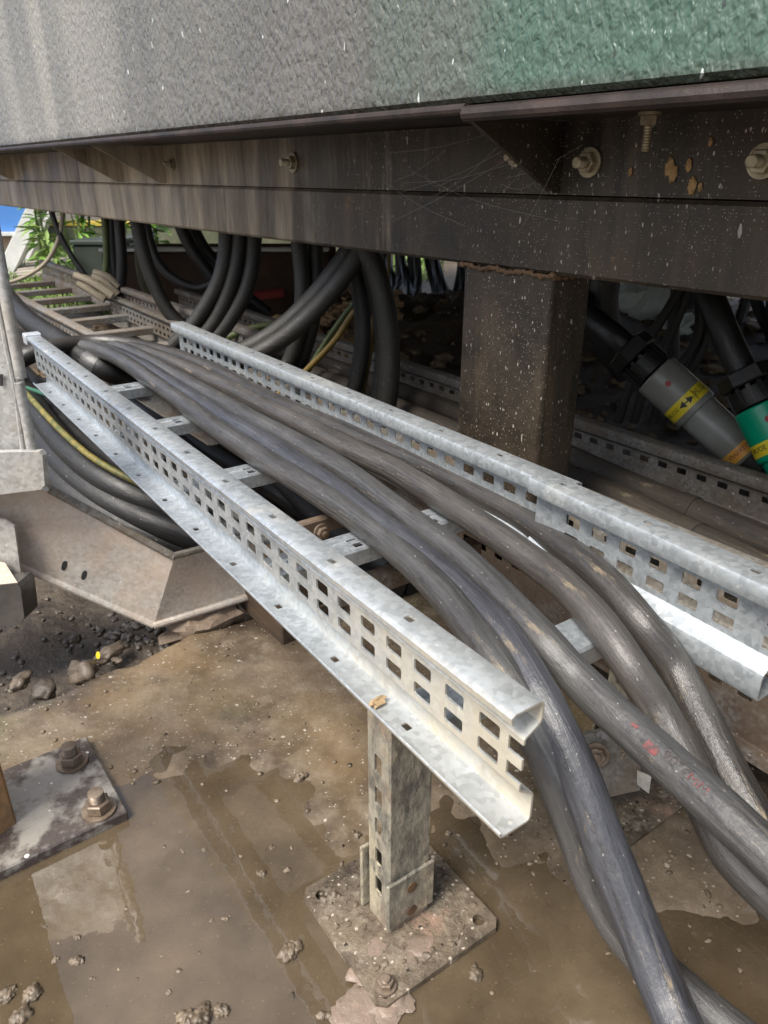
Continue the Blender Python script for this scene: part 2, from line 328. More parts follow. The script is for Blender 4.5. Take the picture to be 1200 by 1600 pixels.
# ------------------------------------------------------------------ mesh builder
class MB:
    def __init__(s): s.v = []; s.f = []; s.uv = {}; s.smooth = []
    def add(s, vs, fs, uvs=None, smooth=False):
        o = len(s.v); s.v += [V(p) for p in vs]
        for i, f in enumerate(fs):
            if uvs: s.uv[len(s.f)] = uvs[i]
            s.f.append(tuple(o+k for k in f)); s.smooth.append(smooth)
        return s
    def box(s, c, ax, h, bev=0):
        c = V(c); X, Y, Z = [V(a)*k for a, k in zip(ax, h)]
        if bev <= 0:
            vs = [c+X*i+Y*j+Z*k for i in (-1, 1) for j in (-1, 1) for k in (-1, 1)]
            return s.add(vs, [(0, 1, 3, 2), (4, 6, 7, 5), (0, 4, 5, 1), (2, 3, 7, 6), (0, 2, 6, 4), (1, 5, 7, 3)])
        # bevelled box: 24 vertices
        A = [V(a).normalized() for a in ax]; vs = []; idx = {}
        for i in (-1, 1):
            for j in (-1, 1):
                for k in (-1, 1):
                    for ax_ in range(3):
                        q = [i, j, k]; p = V(c)
                        for d in range(3): p = p + A[d]*q[d]*(h[d] - (0 if d == ax_ else bev))
                        idx[(i, j, k, ax_)] = len(vs); vs.append(p)
        fs = []
        for ax_ in range(3):
            o1, o2 = (ax_+1) % 3, (ax_+2) % 3
            for sg in (-1, 1):
                f = []
                for (a, b) in ((-1, -1), (1, -1), (1, 1), (-1, 1)):
                    q = [0, 0, 0]; q[ax_] = sg; q[o1] = a; q[o2] = b; f.append(idx[tuple(q)+(ax_,)])
                fs.append(tuple(f) if sg > 0 else tuple(f[::-1]))
        for ax_ in range(3):          # edges parallel to ax_
            o1, o2 = (ax_+1) % 3, (ax_+2) % 3
            for a in (-1, 1):
                for b in (-1, 1):
                    q0 = [0]*3; q1 = [0]*3; q0[ax_] = -1; q1[ax_] = 1; q0[o1] = q1[o1] = a; q0[o2] = q1[o2] = b
                    f = (idx[tuple(q0)+(o1,)], idx[tuple(q1)+(o1,)], idx[tuple(q1)+(o2,)], idx[tuple(q0)+(o2,)])
                    fs.append(f if a*b > 0 else f[::-1])
        for i in (-1, 1):
            for j in (-1, 1):
                for k in (-1, 1):
                    f = (idx[(i, j, k, 0)], idx[(i, j, k, 1)], idx[(i, j, k, 2)]); fs.append(f if i*j*k > 0 else f[::-1])
        return s.add(vs, fs)
    def prism(s, pts, off):
        n = len(pts); pts = [V(p) for p in pts]; off = V(off)
        return s.add(pts+[p+off for p in pts], [tuple(range(n))[::-1], tuple(range(n, 2*n))]+[(i, (i+1) % n, (i+1) % n+n, i+n) for i in range(n)])
    def tube(s, pts, r, seg=14, cap=True):
        fr = frames(pts); vs = []; fs = []; uvs = []; L = 0
        rr = r if callable(r) else (lambda u: r)
        for i, (p, t, a, b) in enumerate(fr):
            if i: L += (p-fr[i-1][0]).length
            k = rr(i/(len(fr)-1))
            for j in range(seg):
                th = 2*math.pi*j/seg; vs.append(p+(a*math.cos(th)+b*math.sin(th))*k)
            if i:
                for j in range(seg):
                    q = (j+1) % seg
                    fs.append(((i-1)*seg+j, (i-1)*seg+q, i*seg+q, i*seg+j))
                    uvs.append(((L0, j/seg), (L0, (j+1)/seg), (L, (j+1)/seg), (L, j/seg)))
            L0 = L
        if cap:
            fs.append(tuple(range(seg))[::-1]); uvs.append(((0, 0),)*seg)
            fs.append(tuple(len(vs)-seg+j for j in range(seg))); uvs.append(((0, 0),)*seg)
        return s.add(vs, fs, uvs, True)
    def lathe(s, p0, p1, prof, seg=24):
        """prof: list of (fraction along p0->p1, radius)"""
        p0 = V(p0); p1 = V(p1); t = (p1-p0).normalized(); a = t.cross(UP).normalized() if abs(t.z) < .95 else V((1, 0, 0)); a = (a-t*a.dot(t)).normalized(); b = t.cross(a)
        vs = []; fs = []
        for i, (u, r) in enumerate(prof):
            c = p0.lerp(p1, u)
            for j in range(seg):
                th = 2*math.pi*j/seg; vs.append(c+(a*math.cos(th)+b*math.sin(th))*r)
            if i:
                for j in range(seg):
                    q = (j+1) % seg; fs.append(((i-1)*seg+j, (i-1)*seg+q, i*seg+q, i*seg+j))
        fs.append(tuple(range(seg))[::-1]); fs.append(tuple(len(vs)-seg+j for j in range(seg)))
        return s.add(vs, fs)
    def blob(s, c, r, sc=(1, 1, 1), rough=.25, seed=0, sub=2):
        vs, fs = ICO[sub]; c = V(c); o = V((seed*3.1, seed*1.7, seed*.9)); rot = Matrix.Rotation(seed*1.3, 3, 'Z')
        out = []
        for v in vs:
            k = 1+rough*noise.fractal(v*1.6+o, 1, 2, 3)*1.6
            out.append(c+rot@V((v.x*sc[0], v.y*sc[1], v.z*sc[2]))*r*k)
        return s.add(out, fs)
    def build(s, name, mat, parent=None, sharp=35, solid=0, tags=None):
        me = bpy.data.meshes.new(name)
        org = V((0, 0, 0)); q = parent
        while q is not None: org += q.location; q = q.parent
        me.from_pydata([tuple(p-org) for p in s.v], [], s.f)
        if s.uv:
            ul = me.uv_layers.new(name='UVMap')
            for pi, poly in enumerate(me.polygons):
                if pi in s.uv:
                    for k, li in enumerate(poly.loop_indices): ul.data[li].uv = s.uv[pi][k]
        me.polygons.foreach_set('use_smooth', [True]*len(me.polygons)); me.set_sharp_from_angle(angle=R(sharp))
        me.materials.append(mat); me.update()
        o = bpy.data.objects.new(name, me); COL.objects.link(o)
        if parent is not None: o.parent = parent
        if solid:
            md = o.modifiers.new('thickness', 'SOLIDIFY'); md.thickness = solid; md.offset = 0; md.use_even_offset = False
        if solid:
            bpy.context.view_layer.update(); ev = o.evaluated_get(bpy.context.evaluated_depsgraph_get())
            me2 = bpy.data.meshes.new_from_object(ev); o.modifiers.clear(); o.data = me2; me2.name = name
            me2.polygons.foreach_set('use_smooth', [True]*len(me2.polygons)); me2.set_sharp_from_angle(angle=R(sharp))
        if tags: tag(o, *tags)
        return o

def spline(pts, n=8):
    pts = [V(p) for p in pts]; P = [pts[0]*2-pts[1]]+pts+[pts[-1]*2-pts[-2]]; out = []
    for i in range(1, len(P)-2):
        a, b, c, d = P[i-1:i+3]
        t0 = 0; t1 = t0+max((b-a).length, 1e-6)**.5; t2 = t1+max((c-b).length, 1e-6)**.5; t3 = t2+max((d-c).length, 1e-6)**.5
        for k in range(n):
            t = t1+(t2-t1)*k/n
            A1 = a*((t1-t)/(t1-t0))+b*((t-t0)/(t1-t0)); A2 = b*((t2-t)/(t2-t1))+c*((t-t1)/(t2-t1)); A3 = c*((t3-t)/(t3-t2))+d*((t-t2)/(t3-t2))
            B1 = A1*((t2-t)/(t2-t0))+A2*((t-t0)/(t2-t0)); B2 = A2*((t3-t)/(t3-t1))+A3*((t-t1)/(t3-t1))
            out.append(B1*((t2-t)/(t2-t1))+B2*((t-t1)/(t2-t1)))
    out.append(pts[-1]); return out
def smoothpts(p, it):
    for _ in range(it): p = [p[0]]+[(p[i-1]+p[i]*2+p[i+1])/4 for i in range(1, len(p)-1)]+[p[-1]]
    return p
def frames(pts):
    """point, tangent, side, up-ish: up-ish stays as near vertical as it can"""
    pts = [V(p) for p in pts]; out = []; prev = None
    for i, p in enumerate(pts):
        t = (pts[min(i+1, len(pts)-1)]-pts[max(i-1, 0)]).normalized()
        if prev is None:
            ref = UP if abs(t.z) < .9 else V((1, 0, 0)); b = (ref-t*ref.dot(t)).normalized()
        else:
            b = (prev-t*prev.dot(t)).normalized()
            if abs(t.z) < .85:
                u = (UP-t*UP.dot(t)).normalized(); b = (b*.7+u*.3).normalized(); b = (b-t*b.dot(t)).normalized()
        prev = b; out.append((p, t, t.cross(b), b))
    return out
def ico():
    import bmesh; res = {}
    for s in (1, 2, 3):
        bm = bmesh.new(); bmesh.ops.create_icosphere(bm, subdivisions=s, radius=1)
        res[s] = ([v.co.copy() for v in bm.verts], [tuple(v.index for v in f.verts) for f in bm.faces]); bm.free()
    return res
ICO = ico()
def tag(o, label=None, cat=None, group=None, kind=None):
    if label: o['label'] = label
    if cat: o['category'] = cat
    if group: o['group'] = group
    if kind: o['kind'] = kind
    return o
def thing(name, loc, label, cat, group=None):
    o = bpy.data.objects.new(name, None); COL.objects.link(o); o.location = V(loc); o.empty_display_size = .05
    return tag(o, label, cat, group)
def text_mesh(body, size):
    cu = bpy.data.curves.new('lettering', 'FONT'); cu.body = body; cu.size = size; cu.resolution_u = 3
    o = bpy.data.objects.new('lettering', cu); COL.objects.link(o); bpy.context.view_layer.update()
    me = bpy.data.meshes.new_from_object(o); vs = [v.co.copy() for v in me.vertices]; fs = [tuple(p.vertices) for p in me.polygons]
    bpy.data.objects.remove(o); bpy.data.curves.remove(cu); bpy.data.meshes.remove(me); return vs, fs

# ------------------------------------------------------------------ perforated rail
G = .1/6
def rail_mesh(t0, t1, prof, mapf, web=None, fl=None, slot=(.024, .0125), dot=(.008, .006), cut=False, dotw=1):
    """prof: profile points (n, v) ; web: set of strips holding the big holes, fl: strips holding the small ones"""
    mb = MB(); key = {}; faces = []
    def vid(t, j, f=0.0):
        k = (round(t, 5), j, round(f, 4)) if f else (round(t, 5), j, 0)
        if f >= .9999: k = (round(t, 5), j+1, 0)
        if k not in key:
            a = V(prof[j]+(0,)) if f < .9999 else V(prof[j+1]+(0,))
            if 0 < f < .9999: a = V(prof[j]+(0,)).lerp(V(prof[j+1]+(0,)), f)
            key[k] = len(mb.v); mb.v.append(mapf(t, a.x, a.y))
        return key[k]
    k0 = math.ceil(t0/G-1e-6); k1 = math.floor(t1/G+1e-6); ts = [k*G for k in range(k0, k1+1)]
    if ts[0]-t0 > 1e-4: ts = [t0]+ts
    if t1-ts[-1] > 1e-4: ts = ts+[t1]
    for j in range(len(prof)-1):
        w = math.hypot(prof[j+1][0]-prof[j][0], prof[j+1][1]-prof[j][1]); i = 0
        while i < len(ts)-1:
            a, b = ts[i], ts[i+1]; ka = a/G
            ishole = None
            if web and j in web and abs(ka-round(ka)) < 1e-3 and round(ka) % 2 == 0 and i+2 < len(ts) and abs(ts[i+2]-a-2*G) < 1e-4: ishole = slot
            if fl and j in fl and abs(ka-round(ka)) < 1e-3 and (round(ka)+1) % (6*dotw) == 0 and i+2 < len(ts) and abs(ts[i+2]-a-2*G) < 1e-4: ishole = dot
            if ishole:
                m = ts[i+1]; c = ts[i+2]
                outer = [vid(a, j), vid(m, j), vid(c, j), vid(c, j+1), vid(m, j+1), vid(a, j+1)]
                hw, hh = ishole[0]/2, min(ishole[1]/2, w*.46); rr = min(hw, hh)*.35; hole = []
                for (sx, sy, a0) in ((1, 1, 0), (-1, 1, 90), (-1, -1, 180), (1, -1, 270)):
                    for q in range(4):
                        an = R(a0+q*30); hole.append(vid(m+sx*(hw-rr)+rr*math.cos(an), j, (w/2+sy*(hh-rr)+rr*math.sin(an))/w))
                inv = {v: k for k, v in key.items() if v in outer or v in hole}
                def p2(v):
                    k = inv[v]; y = 0 if (k[1] == j and not k[2]) else (w if (k[1] == j+1 and not k[2]) else k[2]*w)
                    return V((k[0], y, 0))
                loops = [[p2(v) for v in outer], [p2(v) for v in hole]]; allv = outer+hole; flatp = loops[0]+loops[1]
                for tri in tessellate_polygon(loops):
                    A_, B_, C_ = (flatp[q] for q in tri)
                    if (B_-A_).cross(C_-A_).length > 1e-10: faces.append(tuple(allv[q] for q in tri))
                i += 2; continue
            if cut and web and j in web and i == len(ts)-2:
                hh = (slot or (0, .01))[1]/2 if not isinstance(web, dict) else .005     # sawn through the last hole: a notch
                for f0, f1 in ((0, .5-hh/w), (.5+hh/w, 1)):
                    faces.append((vid(a, j, f0), vid(b, j, f0), vid(b, j, f1), vid(a, j, f1)))
                i += 1; continue
            faces.append((vid(a, j), vid(b, j), vid(b, j+1), vid(a, j+1))); i += 1
    # consistent winding by geometry: orient each face along the strip normal
    mb.f = faces; mb.smooth = [True]*len(faces)
    import bmesh
    bm = bmesh.new(); vv = [bm.verts.new(p) for p in mb.v]
    for f in faces:
        try: bm.faces.new([vv[k] for k in f])
        except ValueError: pass
    bmesh.ops.recalc_face_normals(bm, faces=bm.faces)
    bm.verts.index_update(); out = MB(); out.v = [v.co.copy() for v in bm.verts]; out.f = [tuple(v.index for v in f.verts) for f in bm.faces]; bm.free()
    return out
# ladder rail cross-section: n outwards, v height (0..0.092)
PROF = [(.021, .086), (.022, .0905), (.019, .092), (.0005, .092), (-.002, .0912), (-.003, .089), (-.003, .080), (-.002, .077), (.009, .0705), (.010, .0695),
        (.010, .0515), (.010, .0315), (.009, .0300), (-.001, .0225), (-.002, .020), (-.002, .003), (-.001, .0008), (.001, 0), (.020, 0), (.0225, .0008), (.0235, .004)]
WEB = {9, 10}; WEBS = (.0185, .0108)
FL = {2, 17}

# ------------------------------------------------------------------ setting: ground, slab, water
def fr3(p, s, o=3): return noise.fractal(V(p)*s, 1.0, 2.0, o)
bnd = [AZ(-700, 1330, 0), AZ(-200, 1180, 0), AZ(0, 1112, 0), AZ(70, 1085, 0), AZ(190, 1030, 0), AZ(300, 985, 0), AZ(430, 945, 0), AZ(560, 900, 0), AZ(800, 850, 0), AZ(1300, 800, 0), AZ(2400, 800, 0)]
def bdist(x, y):
    """signed distance-ish to the slab's far edge: positive on the slab"""
    best = 9; sg = 1
    for a, b in zip(bnd, bnd[1:]):
        dx, dy = b.x-a.x, b.y-a.y; L2 = dx*dx+dy*dy; u = max(0, min(1, ((x-a.x)*dx+(y-a.y)*dy)/L2))
        qx, qy = a.x+dx*u, a.y+dy*u; d = math.hypot(x-qx, y-qy)
        if d < best: best = d; sg = 1 if ((x-a.x)*dy-(y-a.y)*dx) > 0 else -1
    return best*sg
def axis(lo, hi, step, far):
    a = []; x = lo
    while x < hi: a.append(x); x += step
    a.append(hi); s = step
    while a[-1] < far: s *= 1.35; a.append(a[-1]+s)
    s = step; b = []
    x = lo
    while x > -far: s *= 1.35; x -= s; b.append(x)
    return b[::-1]+a
def soil_z(x, y):
    z = -.045+.018*fr3((x, y, 0), 5)+.008*fr3((x, y, 3), 22, 2)
    u = math.exp(-((x-.25)**2/.5+(y-3.0)**2/.25))*.20 + math.exp(-((x-1.9)**2/1.2+(y-3.3)**2/.5))*.12 + math.exp(-((x+.55)**2/.4+(y-3.3)**2/.15))*.05
    return z+u*(1+.5*fr3((x, y, 7), 3))
def grid(xs, ys, zf):
    mb = MB(); vs = [V((x, y, zf(x, y))) for y in ys for x in xs]; n = len(xs)
    return mb.add(vs, [(j*n+i, j*n+i+1, (j+1)*n+i+1, (j+1)*n+i) for j in range(len(ys)-1) for i in range(n-1)])
g = grid(axis(-2.2, 2.4, .025, 120), axis(.3, 4.2, .025, 120), soil_z)
g.build('ground', M['soil'], sharp=180, tags=(None, None, None, 'structure'))
def slab_z(x, y):
    d = bdist(x, y)+.012*fr3((x, y, 1), 14)
    low = math.exp(-(((x+.23)**2)/.05+((y-.40)**2)/.035))*1.25+math.exp(-(((x-.02)**2)/.08+((y-.33)**2)/.012))*1.2+math.exp(-(((x-.22)**2)/.05+((y-.34)**2)/.01))*.8
    z = .0025-.0055*min(1, low)+.0022*fr3((x, y, 2), 9)+.0009*fr3((x, y, 5), 40, 2)
    if d < .02: k = max(0, min(1, (.02-d)/.03)); z -= k*k*.07
    return z
nx = [(-1.0+i*.0075) for i in range(307)]; ny = [(-.3+i*.0075) for i in range(230)]
vs = []; fs = []; ids = {}
for j, y in enumerate(ny):
    for i, x in enumerate(nx):
        if bdist(x, y) > -.03: ids[(i, j)] = len(vs); vs.append(V((x, y, slab_z(x, y))))
for (i, j) in list(ids):
    q = [(i, j), (i+1, j), (i+1, j+1), (i, j+1)]
    if all(k in ids for k in q): fs.append(tuple(ids[k] for k in q))
MB().add(vs, fs).build('concrete_slab', M['slab'], sharp=180, tags=(None, None, None, 'structure'))
MB().add([(-.62, -.1, .0009), (.75, -.1, .0009), (.75, .66, .0009), (-.62, .66, .0009)], [(0, 1, 2, 3)]).build('puddle_water', M['water'], tags=(None, None, None, 'structure'))

# ------------------------------------------------------------------ container on its steel frame
cont = thing('site_container', B(-.8, .72, 0), 'green and pale grey textured steel cabinet raised on a grimy black beam and post', 'container')
WB = .5775; PZ = .654; BB = .492; b0, b1 = -4.0, 2.2; MF = .715
ax = (BD, MD, UP)
def cbox(mb, ba, bb, ma, mb_, za, zb, bev=0): return mb.box(B((ba+bb)/2, (ma+mb_)/2, (za+zb)/2), ax, ((bb-ba)/2, (mb_-ma)/2, (zb-za)/2), bev)
w = MB(); cbox(w, b0, b1, .564, .5995, .6605, 1.22, .005); cbox(w, b0, b1, 3.05, 3.10, .668, 1.22); cbox(w, b0, b0+.05, .60, 3.05, .668, 1.22); cbox(w, b1-.05, b1, .60, 3.05, .668, 1.22); cbox(w, b0, b1, .566, 3.10, 1.2205, 1.26)
w.build('wall_panel', M['wall'], cont)
w = MB(); cbox(w, b0, b1, .60, 3.09, .6595, .667); w.build('floor_plate', M['steel'], cont)
w = MB(); cbox(w, b0, b1, MF, MF+.012, WB, PZ-.002); cbox(w, b0, b1, 3.02, 3.032, WB, PZ-.002); w.build('channel_web', M['steel'], cont)
w = MB(); cbox(w, b0, b1, MF-.005, MF+.07, BB, WB-.0015, .004); cbox(w, b0, b1, 2.95, 3.03, BB, WB-.0015); 
for bb in (-3.9, -2.2, .9, 2.1): cbox(w, bb-.04, bb+.04, MF+.071, 2.949, BB+.004, WB-.004)
w.build('sill_beam', M['steel'], cont)
bj = AM(727, 168, .553).dot(BD)
w = MB(); cbox(w, b0, bj-.001, .557, .72, PZ, PZ+.005); w.tube([B(b0, .557, PZ+.001), B(-1.9, .557, PZ+.001), B(bj-.002, .557, PZ+.001)], .0050, 10)
w.build('lip_plate', M['lip'], cont)
w = MB(); cbox(w, bj+.001, b1, .549, .72, PZ-.003, PZ+.003); w.tube([B(bj+.001, .552, PZ-.004), B(0, .552, PZ-.004), B(b1, .552, PZ-.004)], .0065, 10)
w.build('lip_plate', M['lip'], cont)
for (px, py) in ((22, 284), (192, 288), (259, 291), (868, 303)):
    gb = AM(px, py, MF).dot(BD)
    for th in (0,):
        w = MB(); w.prism([B(gb, .566, PZ-.004), B(gb, MF-.001, PZ-.004), B(gb, MF-.001, WB+.002), B(gb, MF-.012, WB+.002)], BD*.006); w.build('gusset', M['steel'], cont)
def hexbolt(parent, p, axis_, rb=.007, rn=.0135, hn=.011, ln=.024, washer=True, mat='bolt'):
    a = V(axis_).normalized(); p = V(p)
    n = MB()
    if washer: n.lathe(p, p+a*.0025, [(0, rn*1.35), (1, rn*1.35)], 22)
    q = p+a*(.0027 if washer else 0)
    n.lathe(q, q+a*hn, [(0, rn*.93), (.06, rn), (.9, rn), (1, rn*.88)], 6)
    o = n.build('nut', M[mat], parent, 25)
    s = MB(); L = ln-hn; prof = []
    k = 9
    for i in range(k): prof += [(i/k, rb*.9), ((i+.5)/k, rb)]
    prof += [(1, rb*.8)]
    s.lathe(q+a*(hn+.0003), q+a*ln, prof, 16); s.build('bolt', M[mat], o, 25); return o
for (px, py, sc) in ((458, 254, .9), (270, 256, .75), (806, 246, .6), (922, 254, .88), (1194, 252, .88), (1700, 250, .9)):
    P = AM(px, py, MF-.001); hexbolt(cont, P, -MD, .0065*sc, .0125*sc, .009*sc, .024*sc)
for (px, py) in ((1016, 175), (428, 222), (62, 245)):
    P = AZ(px, py, PZ-.0035); hexbolt(cont, P, -UP, .0040, .0080, .008, .030 if px > 900 else .02)
def rhs(mb, b_, m_, s1, s2, z0, z1, r=.008):
    pts = []
    for (sx, sy, a0) in ((1, 1, 0), (-1, 1, 90), (-1, -1, 180), (1, -1, 270)):
        for q in range(4):
            an = R(a0+q*30); pts.append(B(b_+sx*(s1-r)+r*math.cos(an), m_+sy*(s2-r)+r*math.sin(an), z0))
    return mb.prism(pts, UP*(z1-z0))
CB = -.5816; CM = MF-.004
w = MB(); rhs(w, CB-.075, CM+.0385, .075, .0385, -.03, BB-.001); leg = w.build('support_leg', M['steel'], cont)
w = MB()
wl = [B(CB-.155+.16*i/40, CM-.001+.0015*math.sin(i*1.7), BB-.002+.0012*math.sin(i*2.3)+.0014*math.sin(i*.5)) for i in range(41)]
w.tube(wl, lambda u: .0030+.0007*math.sin(u*60), 8); w.tube([B(CB+.001, CM+.078*i/20, BB-.003+.0015*math.sin(i*1.9)) for i in range(21)], .004, 8)
w.build('weld_seam', M['rust'], leg)
w = MB(); cbox(w, CB-.20, CB+.05, CM-.04, CM+.12, -.03, .012, .002); w.build('leg_foot', M['steel'], leg)
for bb, mm in ((1.7, CM+.0385), (-3.8, CM+.0385), (1.7, 2.99), (-3.8, 2.99)):
    w = MB(); rhs(w, bb, mm, .075, .0385, -.08, BB-.001); w.build('support_leg', M['steel'], cont)

for (px, py, r_, k_) in ((1046, 262, .0065, 1), (1052, 272, .006, 4), (1076, 258, .0045, 2), (1081, 290, .006, 3), (1094, 292, .003, 5), (985, 268, .003, 6), (1110, 222, .003, 7)):
    P = AM(px, py, MF-.0012); w = MB(); vs, fs = ICO[3]
    w.add([P+BD*(v.x*r_*.7*(1+.5*noise.noise(v*2.4+V((k_, 0, 0)))))+UP*(v.z*r_*1.3*(1+.6*noise.noise(v*2+V((0, k_, 0)))))+MD*(v.y*.0012*(1+noise.noise(v*6))) for v in vs], fs); w.build('mud_splash', M['splash'], cont, 180)
# cobweb threads under the lip
cw = MB(); A = AM(610, 215, .60)
for i in range(13):
    a = B(CB-.2+random.uniform(-.12, .28), MF-.002-random.random()*.03, random.uniform(.585, .645)); b = B(CB-.2+random.uniform(-.12, .28), MF-.006, random.uniform(.53, .64))
    c = (a+b)/2-UP*random.uniform(.002, .012)-MD*.004; cw.tube(spline([a, c, b], 5), .00018, 4)
cw.build('cobweb', M['web'], tags=('fine torn cobweb threads strung between the gusset and the black beam', 'cobweb', None, 'stuff'))

# ------------------------------------------------------------------ the main cable ladder
lad = thing('cable_ladder', T(.2, .13, .233), 'bright galvanised cable ladder with perforated side rails carrying the grey cables, sawn off in front', 'cable ladder')
near_map = lambda t, n, v: T(t, -n, .233+v)
far_map = lambda t, n, v: T(t, .250+n, .233+v)
prN = PROF
rn = rail_mesh(-.476, .812, prN, near_map, WEB, FL, WEBS, cut=True).build('side_rail', M['galv_near'], lad, 30, .0016)
prF = [(n*1.15 if n > 0 else n, v) for n, v in PROF]
rf = rail_mesh(-.448, .60, prF, far_map, WEB, FL, WEBS).build('side_rail', M['galv'], lad, 30, .0016)
seg_map = lambda t, n, v: T(t, .250+n-.010-.012*max(0, (t-.56)/.25), .233+v*1.03)
rail_mesh(.5667, .83, prF, seg_map, WEB, FL, WEBS, dotw=1, cut=True).build('side_rail', M['galv'], lad, 30, .0016)
# splice sleeve line and end cap
sp = rail_mesh(-.1667, -.1333, [(n*1.15-.0018 if 0 < i < 17 else n*1.15, v+.001) for i, (n, v) in enumerate(PROF[1:10])], far_map, None, None); 
cap = MB()
cap.box(T(-.472, -.0095, .3265), (D1, N1, UP), (.013, .0145, .003), .0015); cap.box(T(-.472, -.0225, .3185), (D1, N1, UP), (.013, .0018, .0078), .001); cap.box(T(-.4835, -.0095, .318), (D1, N1, UP), (.0015, .0128, .0078), .0006)
cap.build('end_cap', M['cap'], lad)
rungs = [-.295, -.05, .205, .455, .705]
for k, tt in enumerate(rungs):
    w = MB(); z = .2505; wd = .019
    # C-shaped strut, open slots on top
    def rmap(u, a, b): return T(tt+a, u, z+b)
    pf = [(-wd, -.018), (-wd, -.002), (-wd+.0015, 0), (-.0045, 0), (-.003, -.0012), (.003, -.0012), (.0045, 0), (wd-.0015, 0), (wd, -.002), (wd, -.018)]
    r_ = rail_mesh(.004, .2475, pf, rmap, None, {3, 6} if k else {3, 6}, None, (.011, .008), dotw=.5 if False else 1)
    r_.build('rung', M['galv_rung'], lad, 30, .0016)
w = MB(); w.blob(T(.668, -.014, .237), .007, (.5, 1.2, .35), .5, 9);
w.build('mud_smear', simple('dried_mud', (.30, .20, .11), (.42, .30, .17), 80, .8, 0, .003), rn)

# ------------------------------------------------------------------ support stands
def stand(c, label, top, mk):
    root = thing('ladder_stand', c, label, 'stand', 'steel stands under the cable ladder')
    c = V(c); A = D1*.064; Bv = N1*.064; ch = .10
    def pt(a, b, z): return c+A*a+Bv*b+UP*z
    out = []
    for (a, b) in ((1, 1), (1, -1), (-1, -1), (-1, 1)):
        second = (a, b*(1-ch)) if (a*b) > 0 else (a*(1-ch), b); first = (a*(1-ch), b) if (a*b) > 0 else (a, b*(1-ch))
        out += [first, second]
    # plate with four holes, tessellated
    hol = []
    for (a, b) in ((.78, .78), (.78, -.78), (-.78, -.78), (-.78, .78)):
        hol.append([(a+.085*math.cos(k*math.pi/6), b+.085*math.sin(k*math.pi/6)) for k in range(12)])
    loops = [[V((a, b, 0)) for a, b in out]]+[[V((a, b, 0)) for a, b in h] for h in hol]
    flat = [p for l in loops for p in l]; tr = tessellate_polygon(loops); n = len(flat)
    mb = MB(); vs = [pt(p.x, p.y, .0075) for p in flat]+[pt(p.x, p.y, .0015) for p in flat]; fs = [tuple(t) for t in tr]+[tuple(k+n for k in t[::-1]) for t in tr]; o = 0
    for l in loops:
        m = len(l); fs += [(o+i, o+(i+1) % m, o+(i+1) % m+n, o+i+n) for i in range(m)]; o += m
    mb.add(vs, fs)
    for i in range(60):      # grit stuck on the plate
        a, b = random.uniform(-.9, .9), random.uniform(-.9, .9)
        if max(abs(a), abs(b)) > .35: mb.blob(pt(a, b, .008), random.uniform(.0012, .0042), (1, 1, .5), .4, i, 1)
    mb.build('base_plate', M['foot'], root)
    # strut post: C section open at the back, slots on the side facing -N
    wN, wD = .0205, .0145
    def pm(t, n, v): return c+N1*n+D1*v+UP*t
    pf = [(-wN+.006, -wD), (-wN+.001, -wD), (-wN, -wD+.001), (-wN, -.0085), (-wN, .0085), (-wN, wD-.001), (-wN+.001, wD), (wN-.001, wD), (wN, wD-.001), (wN, -wD+.001), (wN-.001, -wD), (wN-.006, -wD)]
    rail_mesh(.006, top, pf, pm, {3}, None, (.0185, .0095)).build('post', M['post'], root, 30, .002)
    # sleeve: socket bracket on three sides with two bolt holes
    mb = MB(); e = .0016
    mb.box(c+D1*(wD+e+.0008)+UP*.042, (N1, D1, UP), (wN+.004, e, .026), .0012)
    mb.box(c+N1*(wN+e+.0008)+UP*.042, (N1, D1, UP), (e, wD-.001, .026), .001)
    mb.box(c-D1*(wD+e+.004)-N1*.002+UP*.044, (N1, D1, UP), (wN+.004, e, .036), .001)
    sl_ = mb.build('sleeve', M['post'], root)
    for zz in (.024, .052):
        q = c+D1*(wD+2*e+.001)+UP*zz; h = MB(); h.lathe(q, q+D1*.0006, [(0, .0052), (1, .0052)], 16); h.build('bolt_hole', M['rust'], sl_)
    q = pt(.80, -.78, .008) if mk else pt(.2, -.75, .008)
    hexbolt(root, q, UP, .0036, .0065, .005, .008, True, 'bolt_rust'); return root
c1 = V((.0130, .450, 0)); c2 = V((.250, .603, 0))
s1 = stand(c1, 'mud-streaked stand in the foreground under the near rail, its square plate in the puddle', .2315, True)
s2 = stand(c2, 'shaded stand half hidden behind the grey cables below the far rail', .2315, False)
w = MB(); q = AZ(960, 1185, .06)
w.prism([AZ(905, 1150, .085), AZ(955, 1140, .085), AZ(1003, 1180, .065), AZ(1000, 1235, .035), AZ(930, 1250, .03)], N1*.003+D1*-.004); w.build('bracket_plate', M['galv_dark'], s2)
w = MB(); a = AZ(998, 1205, .055); w.prism([a, AZ(1018, 1213, .055), AZ(1014, 1240, .035), AZ(998, 1228, .04)], D1*-.002); w.build('bracket_tab', M['galv_sheet'], s2)
hexbolt(s2, AZ(933, 1178, .07), V((-.3, -.9, .3)), .004, .009, .006, .010, True, 'bolt_rust')

